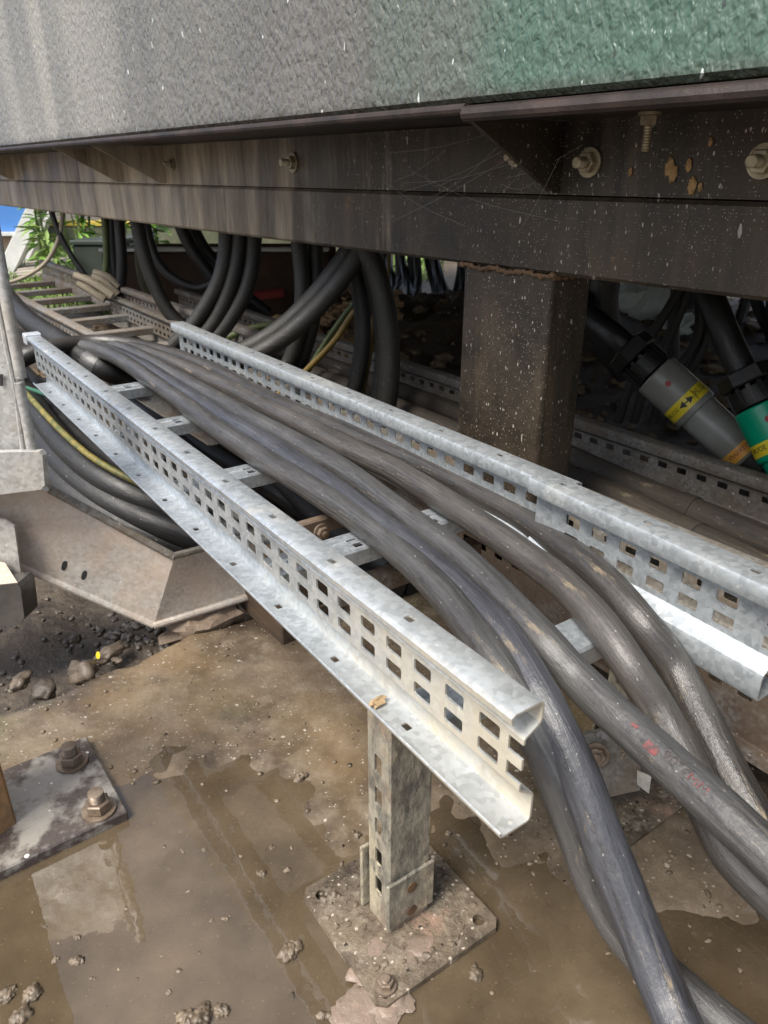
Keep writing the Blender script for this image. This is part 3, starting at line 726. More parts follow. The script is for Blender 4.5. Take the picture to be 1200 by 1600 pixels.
# ------------------------------------------------------------------ the five thick cables on the ladder
RC = .0146
CP = {
 'C1': [(-60,650,.14),(10,580,.225),(45,552,.262),(100,538,.272),(150,546,.272),(187,561,.270),(233,592,.268),(292,634,.267),(345,676,.267),(400,711,.267),(450,741,.267),(500,772,.267),(550,806,.266),(605,846,.264),(658,892,.267),(700,936,.267),(735,980,.267),(770,1028,.266),(805,1080,.258),(837,1145,.242),(862,1200,.224),(889,1268,.196),(919,1350,.160),(955,1430,.125),(1010,1500,.100),(1080,1560,.090),(1150,1620,.085),(1260,1700,.08)],
 'C3': [(-60,655,.16),(10,582,.23),(47,556,.262),(110,541,.266),(165,547,.267),(215,568,.267),(262,597,.267),(322,637,.267),(380,672,.268),(430,702,.268),(480,736,.268),(530,772,.268),(575,806,.268),(622,842,.268),(668,878,.266),(712,916,.267),(757,960,.268),(795,1004,.268),(828,1058,.263),(860,1118,.251),(890,1178,.236),(915,1238,.219),(945,1318,.196),(980,1405,.172),(1010,1482,.152),(1042,1560,.136),(1068,1620,.13),(1110,1720,.12)],
 'C4': [(-60,640,.17),(15,575,.24),(55,550,.268),(120,537,.270),(175,540,.270),(225,560,.270),(270,586,.269),(315,612,.268),(362,638,.268),(412,666,.268),(462,692,.268),(512,720,.268),(556,748,.268),(602,784,.268),(658,826,.268),(708,861,.268),(748,897,.267),(785,934,.268),(822,972,.268),(860,1014,.265),(900,1058,.252),(947,1104,.248),(1000,1152,.244),(1050,1197,.242),(1106,1247,.240),(1160,1298,.238),(1215,1348,.236),(1330,1450,.23)],
 'C5': [(-60,630,.17),(15,570,.25),(60,547,.272),(125,535,.272),(185,538,.272),(240,555,.271),(300,580,.270),(362,609,.269),(425,641,.268),(475,666,.268),(525,691,.268),(575,716,.268),(610,731,.268),(692,781,.268),(775,836,.267),(820,868,.266),(852,890,.264),(885,917,.267),(937,972,.265),(988,1046,.248),(1025,1104,.225),(1062,1168,.208),(1095,1240,.188),(1130,1318,.168),(1165,1362,.160),(1210,1405,.155),(1300,1480,.14)],
 'C6': [(-60,620,.18),(15,566,.26),(70,544,.280),(140,533,.279),(200,537,.277),(255,550,.273),(300,565,.270),(340,581,.269),(387,607,.268),(437,632,.268),(500,659,.268),(552,680,.268),(610,706,.268),(671,733,.268),(754,775,.267),(817,808,.266),(860,840,.264),(905,872,.267),(955,917,.267),(1005,976,.258),(1052,1036,.232),(1089,1106,.214),(1125,1178,.198),(1160,1245,.185),(1195,1310,.172),(1235,1390,.16),(1290,1480,.14)],
}
LAB = {'C1': ('rub_a', 'dusty black cable nearest the near rail, dipping under its neighbour towards the bottom corner'),
 'C3': ('rub_b', 'bluish grey cable passing beside the sawn rail end and leaving at the bottom'),
 'C4': ('rub_a', 'grey cable with faded red lettering, crossing over its neighbour on the right'),
 'C5': ('rub_c', 'brownish grey cable, second from the far rail, passing under the lettered cable'),
 'C6': ('rub_d', 'dark muddy cable lying closest to the far rail')}
CURVE = {}
for k, pts in CP.items():
    cv = smoothpts(spline([AZ(*p) for p in pts], 7), 10); CURVE[k] = cv
    o = MB().tube(cv, (lambda u, k=k: RC*(1+.012*math.sin(u*90+len(k)))), 28).build('power_cable', M[LAB[k][0]], None, 60)
    tag(o, LAB[k][1], 'cable', 'thick power cables on the bright ladder')
    CURVE[k+'o'] = o
# lettering on the fourth cable, wrapped on its sheath
def on_cable(cv, px, py, r, ang0, size, body, mat, parent, name, flip=1, xs=1.0, raw=None):
    fr = frames(cv); target = ray(px, py).normalized()
    best = max(range(len(fr)), key=lambda i: (fr[i][0]-EYE).normalized().dot(target))
    acc = [0]
    for i in range(1, len(fr)): acc.append(acc[-1]+(fr[i][0]-fr[i-1][0]).length)
    if raw: vs, fs = raw
    else: vs, fs = text_mesh(body, size)
    # direction facing the camera at this place
    p, t, a, b = fr[best]; e = (EYE-p); e = (e-t*e.dot(t)).normalized(); th0 = math.atan2(e.dot(b), e.dot(a))+ang0
    out = []
    for v in vs:
        s = acc[best]+v.x*xs; i = best
        while i < len(fr)-2 and acc[i+1] < s: i += 1
        while i > 0 and acc[i] > s: i -= 1
        f = (s-acc[i])/max(1e-9, acc[i+1]-acc[i]); P = fr[i][0].lerp(fr[i+1][0], f); aa = fr[i][2].lerp(fr[i+1][2], f).normalized(); bb = fr[i][3].lerp(fr[i+1][3], f).normalized()
        th = th0+flip*v.y/r; out.append(P+(aa*math.cos(th)+bb*math.sin(th))*(r+.0003))
    return MB().add(out, fs).build(name, M[mat], parent, 180)
def patch(x0, x1, y0, y1, nx_=10, ny_=8, jag=0):
    vs = [V((x0+(x1-x0)*i/nx_+(random.uniform(-jag, jag) if j in (0, ny_) or i in (0, nx_) else 0), y0+(y1-y0)*j/ny_+(random.uniform(-jag, jag) if i in (0, nx_) or j in (0, ny_) else 0), 0)) for j in range(ny_+1) for i in range(nx_+1)]
    return vs, [(j*(nx_+1)+i, j*(nx_+1)+i+1, (j+1)*(nx_+1)+i+1, (j+1)*(nx_+1)+i) for j in range(ny_) for i in range(nx_)]
c4 = CURVE['C4']; c4o = CURVE['C4o']; RW = RC*1.012
on_cable(c4, 1020, 1165, RW, 0, 0, '', 'redink', c4o, 'red_print', raw=patch(0, .010, -.003, .0025, 8, 6, .0009))
on_cable(c4, 1027, 1172, RW+.0003, 0, .008, 'x', 'darkink', c4o, 'sheath_lettering', 1)
on_cable(c4, 1043, 1190, RW, 0, .009, '90°C', 'darkink', c4o, 'sheath_lettering', 1, 1.25)
on_cable(c4, 1080, 1222, RW, 0, .008, 'MM', 'redink', c4o, 'sheath_lettering', 1, 1.3)
on_cable(c4, 988, 1142, RW, .25, 0, '', 'redink', c4o, 'red_print', raw=patch(0, .006, -.001, .0012, 5, 3, .0006))

# thick black cable coming in from the left above the ladder's far end
kp = [(-120, 330, .45), (-40, 405, .36), (10, 462, .32), (35, 492, .30), (62, 513, .285), (95, 533, .272), (125, 553, .258), (155, 573, .24), (190, 588, .215), (240, 600, .18), (300, 620, .14)]
kc = smoothpts(spline([AZ(*p) for p in kp], 8), 8)
kb = MB().tube(kc, .0225, 24).build('power_cable', M['rub_k'], None, 60); tag(kb, 'thick matt black cable sagging into the ladder from the upper left', 'cable')
i = 34
i = min(range(len(kc)), key=lambda i: (kc[i]-AZ(150, 571, .24)).length)
w = MB(); w.tube(kc[i-2:i+3], .0233, 24); w.build('cable_tie', M['rub_a'], kb)

# black bundle sweeping below the near rail at the left, with a yellow-green earth wire
bd = [[(-80,540,.20),(0,600,.19),(50,665,.165),(100,728,.145),(160,775,.125),(230,812,.105),(300,838,.09),(380,865,.07),(480,890,.05)],
      [(-80,580,.18),(0,640,.17),(50,700,.145),(105,762,.12),(170,805,.10),(240,838,.08),(310,862,.06),(400,885,.045),(500,910,.03)],
      [(-80,490,.235),(0,555,.22),(45,622,.195),(95,690,.175),(150,740,.155),(215,775,.135),(290,805,.11),(370,835,.09),(470,860,.07)],
      [(-80,630,.13),(0,700,.12),(60,755,.10),(120,800,.08),(190,832,.06),(280,858,.045),(380,885,.03),(480,915,.02)],
      [(-80,470,.22),(0,545,.20),(50,600,.18),(110,665,.16),(170,715,.14),(240,755,.12),(320,790,.09),(420,830,.07)]]
bl = ['second from the top of the black bundle sweeping under the near rail', 'third down in the black bundle sweeping under the near rail', 'topmost black cable of the bundle, right under the yellow-green wire', 'lowest black cable of the bundle, half behind the stained steel plate', 'black cable at the back, behind the yellow-green wire']
for q, l in zip(bd, bl):
    tag(MB().tube(smoothpts(spline([AZ(*p) for p in q], 8), 6), .0215, 22).build('power_cable', M['rub_k'], None, 60), l, 'cable', 'black cables bundled under the near rail')
yw = [(-60,520,.255),(10,585,.235),(45,622,.222),(75,655,.210),(110,690,.198),(150,722,.184),(200,750,.168),(260,780,.14)]
wr = MB().tube(smoothpts(spline([AZ(p[0], p[1]-3, p[2]) for p in yw], 8), 6), .0052, 12).build('earth_wire', M['stripe_wire']); tag(wr, 'yellow earth wire lying along the top of the black bundle', 'wire')
gw = [(20,600,.22),(60,612,.215),(95,628,.21),(130,655,.20),(165,690,.185)]
tag(MB().tube(smoothpts(spline([AZ(*p) for p in gw], 8), 3), .004, 10).build('earth_wire', simple('dull_green_sheath', (.03, .12, .08), (.05, .16, .11), 20, .5)), 'thin green wire behind the yellow one at the lower rail lip', 'wire')
for k_, q in enumerate([[(-20,600,.16),(40,590,.17),(80,600,.17),(130,640,.15),(200,700,.1)], [(-20,612,.15),(50,606,.16),(90,612,.155),(140,650,.13),(220,720,.08)], [(60,560,.2),(85,585,.19),(130,605,.17),(190,650,.1),(260,720,.05)]]):
    tag(MB().tube(smoothpts(spline([AZ(*p) for p in q], 8), 3), .007, 12).build('thin_cable', M['rub_k']), ['thin black cable tangled behind the left end of the near rail, uppermost', 'thin black cable tangled just below the uppermost one', 'thin black cable dropping between the ladder rungs at the left end'][k_], 'cable')

# dark cables and muck lying on the ground below the ladder
for k_, (n0, z0, wob) in enumerate(((.26, .02, .01), (.305, .028, .02), (.36, .02, .015), (.41, .03, .02), (.46, .022, .012), (.33, .062, .03), (.52, .02, .015))):
    ps = [T(t, n0+wob*math.sin(t*5+k_*2)+(.02*k_-.05)*(t-.2)*.4, z0+.004*math.sin(t*7+k_)+max(0, .5-t)*.02-.01) for t in [-1.1+.15*i for i in range(10)]]
    tag(MB().tube(smoothpts(spline(ps, 6), 3), .021, 16).build('power_cable', M['rub_k'], None, 60), ['first', 'second', 'third', 'fourth', 'fifth', 'sixth, raised', 'seventh'][k_]+' dim black cable on the ground under the bright ladder', 'cable', 'black cables on the ground under the ladder')
# ------------------------------------------------------------------ stained steel tray elbow and sheets at the left
el = thing('tray_elbow', AZ(240, 978, .0), 'rust-stained galvanised tray elbow with rolled edges and oval slots, left of the near rail', 'tray elbow')
L0 = AY(-260, 700, .86); L1 = AY(78, 768, .865); L2 = AY(272, 872, .88); L3 = AZ(400, 838, .115)
K0 = AY(-260, 760, .85); K1 = AY(35, 886, .86); K2 = AY(241, 976, .875); K3 = AZ(396, 929, .030)
K0 = AY(-260, 752, .85)
def quadgrid(mb, a, b, c, d, n=10, m=6, off=None):
    vs = [a.lerp(b, i/n).lerp(d.lerp(c, i/n), j/m) for j in range(m+1) for i in range(n+1)]
    mb.add(vs, [(j*(n+1)+i, j*(n+1)+i+1, (j+1)*(n+1)+i+1, (j+1)*(n+1)+i) for j in range(m) for i in range(n)])
mb = MB(); quadgrid(mb, L0, L1, K1, K0); quadgrid(mb, L1, L2, K2, K1); quadgrid(mb, L2, L3, K3, K2); mb.build('side_plate', M['galv_pink'], el, 30, .002)
BK = V((.15, 1, 0)).normalized()
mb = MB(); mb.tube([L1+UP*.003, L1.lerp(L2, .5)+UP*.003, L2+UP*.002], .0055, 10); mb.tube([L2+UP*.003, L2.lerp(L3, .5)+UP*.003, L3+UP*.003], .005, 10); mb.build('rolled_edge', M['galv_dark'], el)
mb = MB(); mb.tube([K0, K1, K1.lerp(K2, .5), K2], .0055, 10); mb.tube([K2-BK*.002, K2.lerp(K3, .5)-BK*.002, K3-BK*.002], .0055, 10); mb.build('rolled_edge', M['galv_pink'], el)
mb = MB(); quadgrid(mb, K1, K2, K2+BK*.05, K1+BK*.05, 4, 2); quadgrid(mb, K2, K3, K3+BK*.05, K2+BK*.05, 4, 2); mb.build('bottom_flange', M['galv_dark'], el, 30, .002)
def oval(p, u, v, a, b): return [p+u*(math.cos(k*math.pi/8)*a)+v*(math.copysign(abs(math.sin(k*math.pi/8))**.7, math.sin(k*math.pi/8))*b) for k in range(16)]
for (px, py) in ((101, 883), (132, 898), (348, 916)):
    P = AY(px, py, .868 if px < 300 else .93)
    if px > 300:
        nrm = (L3-L2).cross(K2-L2).normalized(); r_ = ray(px, py); P = EYE+r_*((L2-EYE).dot(nrm)/r_.dot(nrm))
    else:
        nrm = (L2-L1).cross(K1-L1).normalized(); r_ = ray(px, py); P = EYE+r_*((L1-EYE).dot(nrm)/r_.dot(nrm))
    if nrm.y > 0: nrm = -nrm
    u = V((1, 0, 0)); u = (u-nrm*u.dot(nrm)).normalized(); v = nrm.cross(u)
    if v.z < 0: v = -v
    v = (v+u*.35).normalized()
    m_ = MB(); m_.prism(oval(P+nrm*.0014, u, v, .0035, .0075), nrm*.0004); m_.build('oval_slot', M['ink'], el)
tr = thing('steel_trunking', AY(-60, 700, .83), 'upright grey galvanised trunking with a folded edge and strap at the left border', 'trunking')
mb = MB(); q = [AY(-250, 300, .83), AY(-2, 395, .83), AY(62, 742, .83), AY(-250, 742, .83)]
mb.prism(q, BK*.004); mb.build('face_sheet', M['galv_sheet'], tr)
mb = MB(); mb.tube([AY(-14, 330, .82), AY(12, 480, .82), AY(33, 590, .82)], .0062, 12); mb.build('folded_edge', M['galv_sheet'], tr)
mb = MB(); mb.tube([AY(30, 598, .822), AY(44, 670, .822), AY(57, 738, .822)], .0058, 12); mb.build('folded_edge', M['galv_sheet'], tr)
mb = MB(); mb.tube([AY(-30, 380, .824), AY(-3, 480, .824), AY(24, 610, .824), AY(40, 738, .824)], .003, 8); mb.build('inner_fold', M['galv_sheet'], tr)
mb = MB(); mb.prism([AY(-260, 712, .812), AY(60, 706, .812), AY(66, 712, .812), AY(70, 758, .812), AY(64, 765, .812), AY(-260, 805, .812)], BK*.010); mb.build('strap', M['galv_sheet'], tr)
mb = MB(); mb.prism([AY(-1, 585, .827), AY(4, 585, .827), AY(4, 603, .827), AY(-1, 603, .827)], BK*.001); mb.build('slot', M['ink'], tr)
lo = thing('bent_sheet', AY(0, 870, .80), 'pale bent steel sheet and dark box end at the left border above the soil', 'steel sheet')
mb = MB(); mb.prism([AY(-260, 790, .835), AY(6, 812, .835), AY(22, 822, .835), AY(37, 928, .835), AY(-260, 1020, .835)], BK*.003); mb.build('sheet', M['galv_sheet'], lo)
mb = MB(); a = AY(-240, 905, .78); mb.prism([AY(-240, 940, .79), AY(26, 912, .79), AY(32, 918, .79), AY(38, 965, .79), AY(33, 972, .79), AY(-240, 1045, .79)], BK*.03); mb.build('box_end', simple('dark_steel', (.075, .07, .065), (.14, .13, .12), 30, .35, .5, .001), lo)
mb = MB(); quadgrid(mb, AY(-240, 830, .83), AY(8, 880, .83), AY(28, 911, .79), AY(-240, 938, .79), 3, 2); mb.build('box_top', M['galv_pink'], lo, 30, .002)

# ------------------------------------------------------------------ anchor plate with two nuts, rusty post
ap = thing('anchor_plate', (-.34, .58, 0), 'wet grey anchor plate with two big nuts on the slab at lower left', 'anchor plate')
u_ = V((.598, -.801, 0)); v_ = V((-.801, -.598, 0)); o_ = AZ(135, 1150, .012)
c_ = o_+u_*.0685+v_*.11; c_.z = .0045
MB().box(c_, (u_, -v_, UP), (.0685, .11, .0078), .0015).build('plate', M['plate'], ap)
for (px, py) in ((113, 1192), (155, 1266)): hexbolt(ap, AZ(px, py, .0125), UP, .0078, .0125, .011, .022, True, 'bolt_rust')
rp = MB(); q = AZ(20, 1348, .0); rp.box(q-V((.058, 0, 0))+V((0, .03, .25)), (V((.8, -.6, 0)), V((.6, .8, 0)), UP), (.035, .035, .25), .003)
rp.build('post', M['rust_post'], ap)

# ------------------------------------------------------------------ soil edge: stones, sacking, timber
def rock(px, py, z, r, sc, label, mat='stone', s=0):
    P = AZ(px, py, z); tag(MB().blob(P, r, sc, .3, s, 3).build('stone', M[mat], None, 180), label, 'stone', 'stones along the slab edge')
rock(130, 1052, -.004, .022, (1, .75, .75), 'largest pale mossy stone wedged in the gap at the slab edge', s=2)
rock(70, 1078, -.01, .018, (1, .8, .6), 'dark wet stone left of the pale mossy stone', 'stone_d', 4)
rock(32, 1064, -.012, .014, (1.3, .8, .6), 'flat brown stone nearest the left border', s=6)
rock(172, 1020, -.012, .015, (1.5, .8, .6), 'oval stone right of the mossy stone, beside a yellow leaf', s=8)
rock(118, 998, -.02, .009, (1, .8, .7), 'small brown pebble alone on the soil above the slab edge', s=10)
rock(183, 1032, -.01, .007, (1.2, .7, .5), 'tan chip between the slab edge and the oval stone', s=12)
rock(40, 930, -.02, .008, (1.3, .9, .6), 'brown pebble under the bent sheet at the left', s=14)
rock(105, 1003, -.03, .006, (1, .9, .6), 'tiny pebble beside the small brown pebble', s=15)
lf = MB(); P = AZ(153, 1024, .008); lf.prism([P+V((math.cos(a)*.003, math.sin(a)*.002, math.sin(a)*.005)) for a in [k*math.pi/4 for k in range(8)]], V((0, .0004, 0))); tag(lf.build('fallen_leaf', M['yellow']), 'tiny bright yellow leaf beside the mossy stone', 'leaf')
gr = MB()
for i in range(1300):
    px, py = random.uniform(-40, 330), random.uniform(915, 1110); P = AZ(px, py, -.03)
    if bdist(P.x, P.y) > .0: continue
    dens = math.exp(-((px-215)**2/6000+(py-985)**2/1500))+.12
    if random.random() > dens: continue
    r = random.uniform(.0018, .0062)*(1.2 if px > 150 else .8)
    P.z = soil_z(P.x, P.y)+r*.3; gr.blob(P, r, (random.uniform(.8, 1.4), random.uniform(.7, 1.1), .7), .3, i, 1 if r < .004 else 2)
gr.build('gravel', simple('wet_gravel', (.17, .145, .12), (.06, .05, .042), 70, .4, 0, .002), None, 180, tags=('loose wet gravel heaped on the soil below the tray elbow', 'gravel', None, 'stuff'))
sk = MB(); vs, fs = ICO[3]; cc = AZ(318, 972, .0)
for v in [0]:
    out = []
    for p in vs:
        k = 1+.45*noise.fractal(p*2.2+V((3, 1, 2)), 1, 2, 4)+.12*abs(noise.noise(p*7)); out.append(cc+(D1*-.2+V((1, .25, 0))).normalized()*p.x*.055*k+V((-.2, 1, 0))*p.y*.03*k+UP*p.z*.028*k)
    sk.add(out, fs)
tag(sk.build('sacking', M['cloth'], None, 30), 'crumpled mud-brown sacking between the tray elbow and the slab edge', 'sack')
tb = thing('timber_block', AZ(420, 1000, 0), 'dark damp timber blocks stacked under the near rail behind the tray elbow', 'timber')
e1 = (AZ(445, 1015, 0)-AZ(370, 945, .0)).normalized(); e1.z = 0; e1.normalize(); e2 = V((-e1.y, e1.x, 0)); cc = AZ(440, 1012, 0)
MB().box(cc-e1*.07+e2*.042+UP*.022, (e1, e2, UP), (.07, .04, .021), .002).build('block', M['wood'], tb)
MB().box(cc-e1*.075+e2*.045+UP*.066, (e1, e2, UP), (.072, .038, .021), .002).build('block', M['wood'], tb)
# grit and clumps on the slab and in the puddle
db = MB()
for (px, py, r) in [(52,1553,.009),(455,1488,.012),(122,1500,.007),(745,1520,.008),(470,1215,.008),(428,1327,.006),(330,1440,.004),(352,1436,.004),(285,1330,.004),(320,1330,.004),(407,1365,.006),(450,1360,.005),(500,1590,.006),(515,1588,.005),(315,1590,.013),(290,1595,.010),(345,1585,.008),(12,1555,.009),(30,1590,.011),(215,1530,.003),(118,1465,.005),(88,1500,.005),(262,1552,.004),(350,1575,.004),(560,1305,.006),(700,1305,.005),(735,1360,.005),(655,1180,.004)]:
    P = AZ(px, py, 0)
    for k in range(5 if r > .006 else 2):
        a = random.uniform(0, 6.28); q = P+V((math.cos(a), math.sin(a), 0))*r*.5*random.random(); q.z = max(slab_z(q.x, q.y), .0)+r*.1
        db.blob(q, r*random.uniform(.4, .75), (1, .8, .6), .35, px+k, 3)
for i in range(520):
    px, py = random.uniform(-60, 1260), random.uniform(980, 1640); P = AZ(px, py, 0)
    if bdist(P.x, P.y) < .01: continue
    r = random.choice((.0008, .001, .0013, .002, .0028)); P.z = slab_z(P.x, P.y)+r*.2
    if P.z < -.001: P.z = r*.0
    db.blob(P, r, (random.uniform(.8, 1.8), 1, .6), .4, i, 1)
db.build('grit', simple('grit_crumbs', (.24, .185, .13), (.06, .045, .03), 60, .35, 0, .002), None, 180, tags=('small crumbs of grit and mud strewn over the wet slab', 'grit', None, 'stuff'))
sg = MB()
for i in range(26):
    u = random.random(); px = 560+70*random.random()-30*u+40*(1-u); py = 1480+115*u; P = AZ(px+random.uniform(-22, 22), py, 0); P.z = .0012+.006*(1-u)
    sg.blob(P, random.uniform(.007, .014), (1.3, 1, .12), .2, i, 3)
sg.build('silt', simple('pinkish_silt', (.27, .20, .155), (.15, .12, .095), 40, .3, 0, .003), None, 60, tags=('pinkish silt washed over the corner of the foreground base plate', 'silt', None, 'stuff'))

# ------------------------------------------------------------------ trays behind
bt = thing('cable_ladder', T(-.9, .33, .2), 'brown weathered cable ladder running away to the upper left behind the bright one', 'cable ladder')
BL0 = AZ(-15, 437, .25); BL1 = AZ(175, 533, .25); dB = (BL1-BL0).normalized(); nB = V((-dB.y, dB.x, 0))
if nB.x < 0: nB = -nB
BR = AZ(192, 450, .25); wB = (BR-BL0).dot(nB); LB = (BL1-BL0).length
def bm_map(side): return lambda t, n, v: BL0+dB*t+nB*(0 if side else wB)+nB*(-n if side else n)+UP*(v-.092)
rail_mesh(-.6, LB+.55, PROF, bm_map(True), WEB, None, (.010, .010)).build('side_rail', M['galv_brown'], bt, 30, .0016)
rail_mesh(-.6, LB+.12, PROF, bm_map(False), WEB, None, (.012, .010)).build('side_rail', M['galv_brown'], bt, 30, .0016)
tt = -.4
while tt < LB+.2:
    c_ = BL0+dB*tt+nB*(wB/2)-UP*.078; MB().box(c_, (dB, nB, UP), (.020, abs(wB)/2-.004, .010), .002).build('rung', M['galv_brown'], bt); tt += .25
def back_rail(n0, z0, t0, t1, mat, label, rungs_=True, wdt=.2, hs=(.016, .009)):
    r = thing('cable_ladder', T((t0+t1)/2, n0, z0), label, 'cable ladder')
    rail_mesh(t0, t1, PROF, lambda t, n, v: T(t, n0+n, z0+v), {9}, None, hs).build('side_rail', M[mat], r, 30, .0016)
    rail_mesh(t0, t1, PROF, lambda t, n, v: T(t, n0-wdt-n, z0+v), WEB, None, hs).build('side_rail', M[mat], r, 30, .0016)
    t = t0+.1
    while t < t1: MB().box(T(t, n0-wdt/2, z0+.015), (D1, N1, UP), (.018, wdt/2-.006, .009), .002).build('rung', M[mat], r); t += .25
    return r
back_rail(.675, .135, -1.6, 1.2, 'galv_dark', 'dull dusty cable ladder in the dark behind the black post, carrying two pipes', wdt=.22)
# low muddy perforated rail under the far rail
lr = thing('perforated_rail', T(.4, .37, .08), 'mud-brown perforated rail low down behind the far rail at the right border', 'rail')
PL = [(.024, .006), (.024, 0), (.002, 0), (0, .002), (0, .022), (0, .036), (0, .07), (0, .10), (.003, .102), (.02, .102)]
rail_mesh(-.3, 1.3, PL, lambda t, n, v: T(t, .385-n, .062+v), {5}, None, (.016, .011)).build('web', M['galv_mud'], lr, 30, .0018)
for k_, (q, r_, l) in enumerate(((((860, 738, .155), (905, 752, .155), (1000, 795, .155), (1090, 842, .155), (1200, 893, .155), (1330, 955, .155)), .021, 'nearer of two dusty brown pipes in the dark behind the far rail'),
                   (((860, 700, .16), (905, 722, .16), (1000, 765, .16), (1085, 800, .16), (1200, 848, .16), (1330, 905, .16)), .021, 'farther of two dusty brown pipes, beside the dull ladder rail'))):
    pc = smoothpts(spline([AZ(*p) for p in q], 8), 4); pc = [T(-1.2, (pc[0]-P0).dot(N1)+.02, .155)]+pc
    o = MB().tube(pc, r_, 20).build('pipe', M['pipe'], None, 60); tag(o, l, 'pipe', 'dusty pipes behind the far rail')
    j = min(range(len(pc)), key=lambda i: (pc[i]-AZ(1080, 838 if k_ == 0 else 800, .155)).length); MB().tube(pc[j-1:j+2], r_*1.08, 20).build('coupling', M['pipe'], o)
# clamp with bolt between the rungs
cl = thing('pipe_clamp', AZ(490, 830, .2), 'small rusty clamp with a bolt under the ladder between two rungs', 'clamp')
MB().box(AZ(493, 822, .225), (N1, D1, UP), (.035, .006, .010), .002).build('bar', M['galv_mud'], cl); hexbolt(cl, AZ(497, 827, .226)+D1*.007, D1, .004, .0075, .005, .010, True, 'bolt_rust')
MB().box(AZ(640, 890, .19), (N1, D1, UP), (.10, .012, .010), .002).build('bar', M['galv_mud'], cl)

# ------------------------------------------------------------------ connectors
def connector(name, pts, depth, mats, label, R0, cablepts, tilt=0):
    a = AY(pts[0][0], pts[0][1], depth[0]); b = AY(pts[1][0], pts[1][1], depth[1]); root = thing(name, a, label, 'connector', 'cable connectors in the dark at the right')
    ax_ = (b-a); L = ax_.length; t = ax_.normalized()
    def seg(u0, u1, prof, nm, mat, sgm=28): return MB().lathe(a+ax_*u0, a+ax_*u1, prof, sgm).build(nm, M[mat], root, 30)
    up = seg(0, .45, [(0, R0*.95), (.03, R0), (.97, R0), (1, R0*.96)], 'upper_body', mats)
    lo_ = seg(.452, .98, [(0, R0*.86), (.03, R0*.88), (.95, R0*.84), (1, R0*.8)], 'lower_body', mats)
    lab = seg(.29, .40, [(0, R0*1.008), (1, R0*1.008)], 'yellow_band', 'yellow'); lab2 = seg(.86, .955, [(0, R0*.872), (1, R0*.862)], 'orange_band', 'orange')
    # glands at both ends
    g1 = MB(); rr = R0*.92; g1.lathe(a-ax_*.02, a-ax_*.34, [(0, rr*.96), (.1, rr), (.45, rr*.98), (.5, rr*.86)], 28)
    for k in range(14):
        an = k*math.tau/14; s_ = t.cross(UP).normalized(); w_ = s_.cross(t); d = s_*math.cos(an)+w_*math.sin(an); g1.box(a-ax_*.12+d*rr, (t, t.cross(d), d), (L*.07, rr*.09, .0012))
    g1.lathe(a-ax_*.20, a-ax_*.33, [(0, rr*1.1), (.1, rr*1.16), (.9, rr*1.12), (1, rr*1.0)], 6); g1.build('gland_nut', M['black'], root, 25)
    g2 = MB(); g2.lathe(a+ax_*.985, a+ax_*1.12, [(0, R0*.85), (1, R0*.83)], 28); g2.lathe(a+ax_*1.13, a+ax_*1.3, [(0, R0*.9), (.1, R0*.97), (.9, R0*.92), (1, R0*.7)], 6); g2.build('gland_nut', M['black'], root, 25)
    cp_ = [a-ax_*.3, a-ax_*.5]+[AY(*p) for p in cablepts]; MB().tube(smoothpts(spline(cp_, 8), 2), R0*.55, 18).build('cable_tail', M['rub_k'], root)
    MB().tube(smoothpts(spline([a+ax_*1.25, a+ax_*1.6, a+ax_*2.1-UP*.02, a+ax_*2.6-UP*.06], 6), 2), R0*.55, 18).build('cable_tail', M['rub_k'], root)
    # wrapped writing and the red dot
    e = (EYE-(a+b)/2); e = (e-t*e.dot(t)).normalized(); s_ = t.cross(e).normalized()
    def wrap(body, size, u, ang, r, mat, par, rot=0, raw=None):
        vs, fs = raw or text_mesh(body, size); out = []
        for v in vs:
            x, y = (v.x, v.y) if not rot else (-v.y, v.x)
            th = ang+x/r; out.append(a+ax_*u-t*y+(e*math.cos(th)+s_*math.sin(th))*(r+.0004))
        MB().add(out, fs).build('label_writing', M[mat], par, 180)
    sgn = 1
    wrap('CE 06', R0*.30, .35, -1.15, R0*1.008, 'ink', lab); wrap('ASEE HO LOCK', R0*.12, .365, -1.12, R0*1.008, 'ink', lab)
    wrap('SOURCE', R0*.26, .355, .45, R0*1.008, 'ink', lab)
    tri = ([V((0, 0, 0)), V((R0*.28, R0*.16, 0)), V((R0*.28, -R0*.16, 0)), V((R0*.75, 0, 0)), V((R0*.45, R0*.16, 0)), V((R0*.45, -R0*.16, 0)), V((R0*.2, R0*.03, 0)), V((R0*.5, R0*.03, 0)), V((R0*.5, -R0*.03, 0)), V((R0*.2, -R0*.03, 0))], [(0, 1, 2), (3, 5, 4), (6, 7, 8, 9)])
    wrap('', 0, .345, -.35, R0*1.008, 'ink', lab, raw=tri)
    wrap('', 0, .345, -.45, R0*1.0085, 'ink', lab, raw=([V((0, -R0*.27, 0)), V((R0*.03, -R0*.27, 0)), V((R0*.03, R0*.27, 0)), V((0, R0*.27, 0))], [(0, 1, 2, 3)]))
    wrap('POWERSAFE', R0*.26, .915, -.95, R0*.87, 'redink', lab2); wrap('HT', R0*.22, .945, -.8, R0*.87, 'ink', lab2)
    dt = ([V((math.cos(k*math.tau/12)*R0*.13, math.sin(k*math.tau/12)*R0*.13, 0)) for k in range(12)], [tuple(range(12))]); wrap('', 0, .14, -.05, R0*1.0, 'red', up, raw=dt)
    return root
connector('cable_connector', ((1024, 584), (1170, 716)), (1.15, 1.06), 'grey_pl', 'grey cylindrical cable connector with yellow and orange label bands, right of the black post', .036, [(900, 478, 1.3), (860, 420, 1.5), (820, 330, 1.6)])
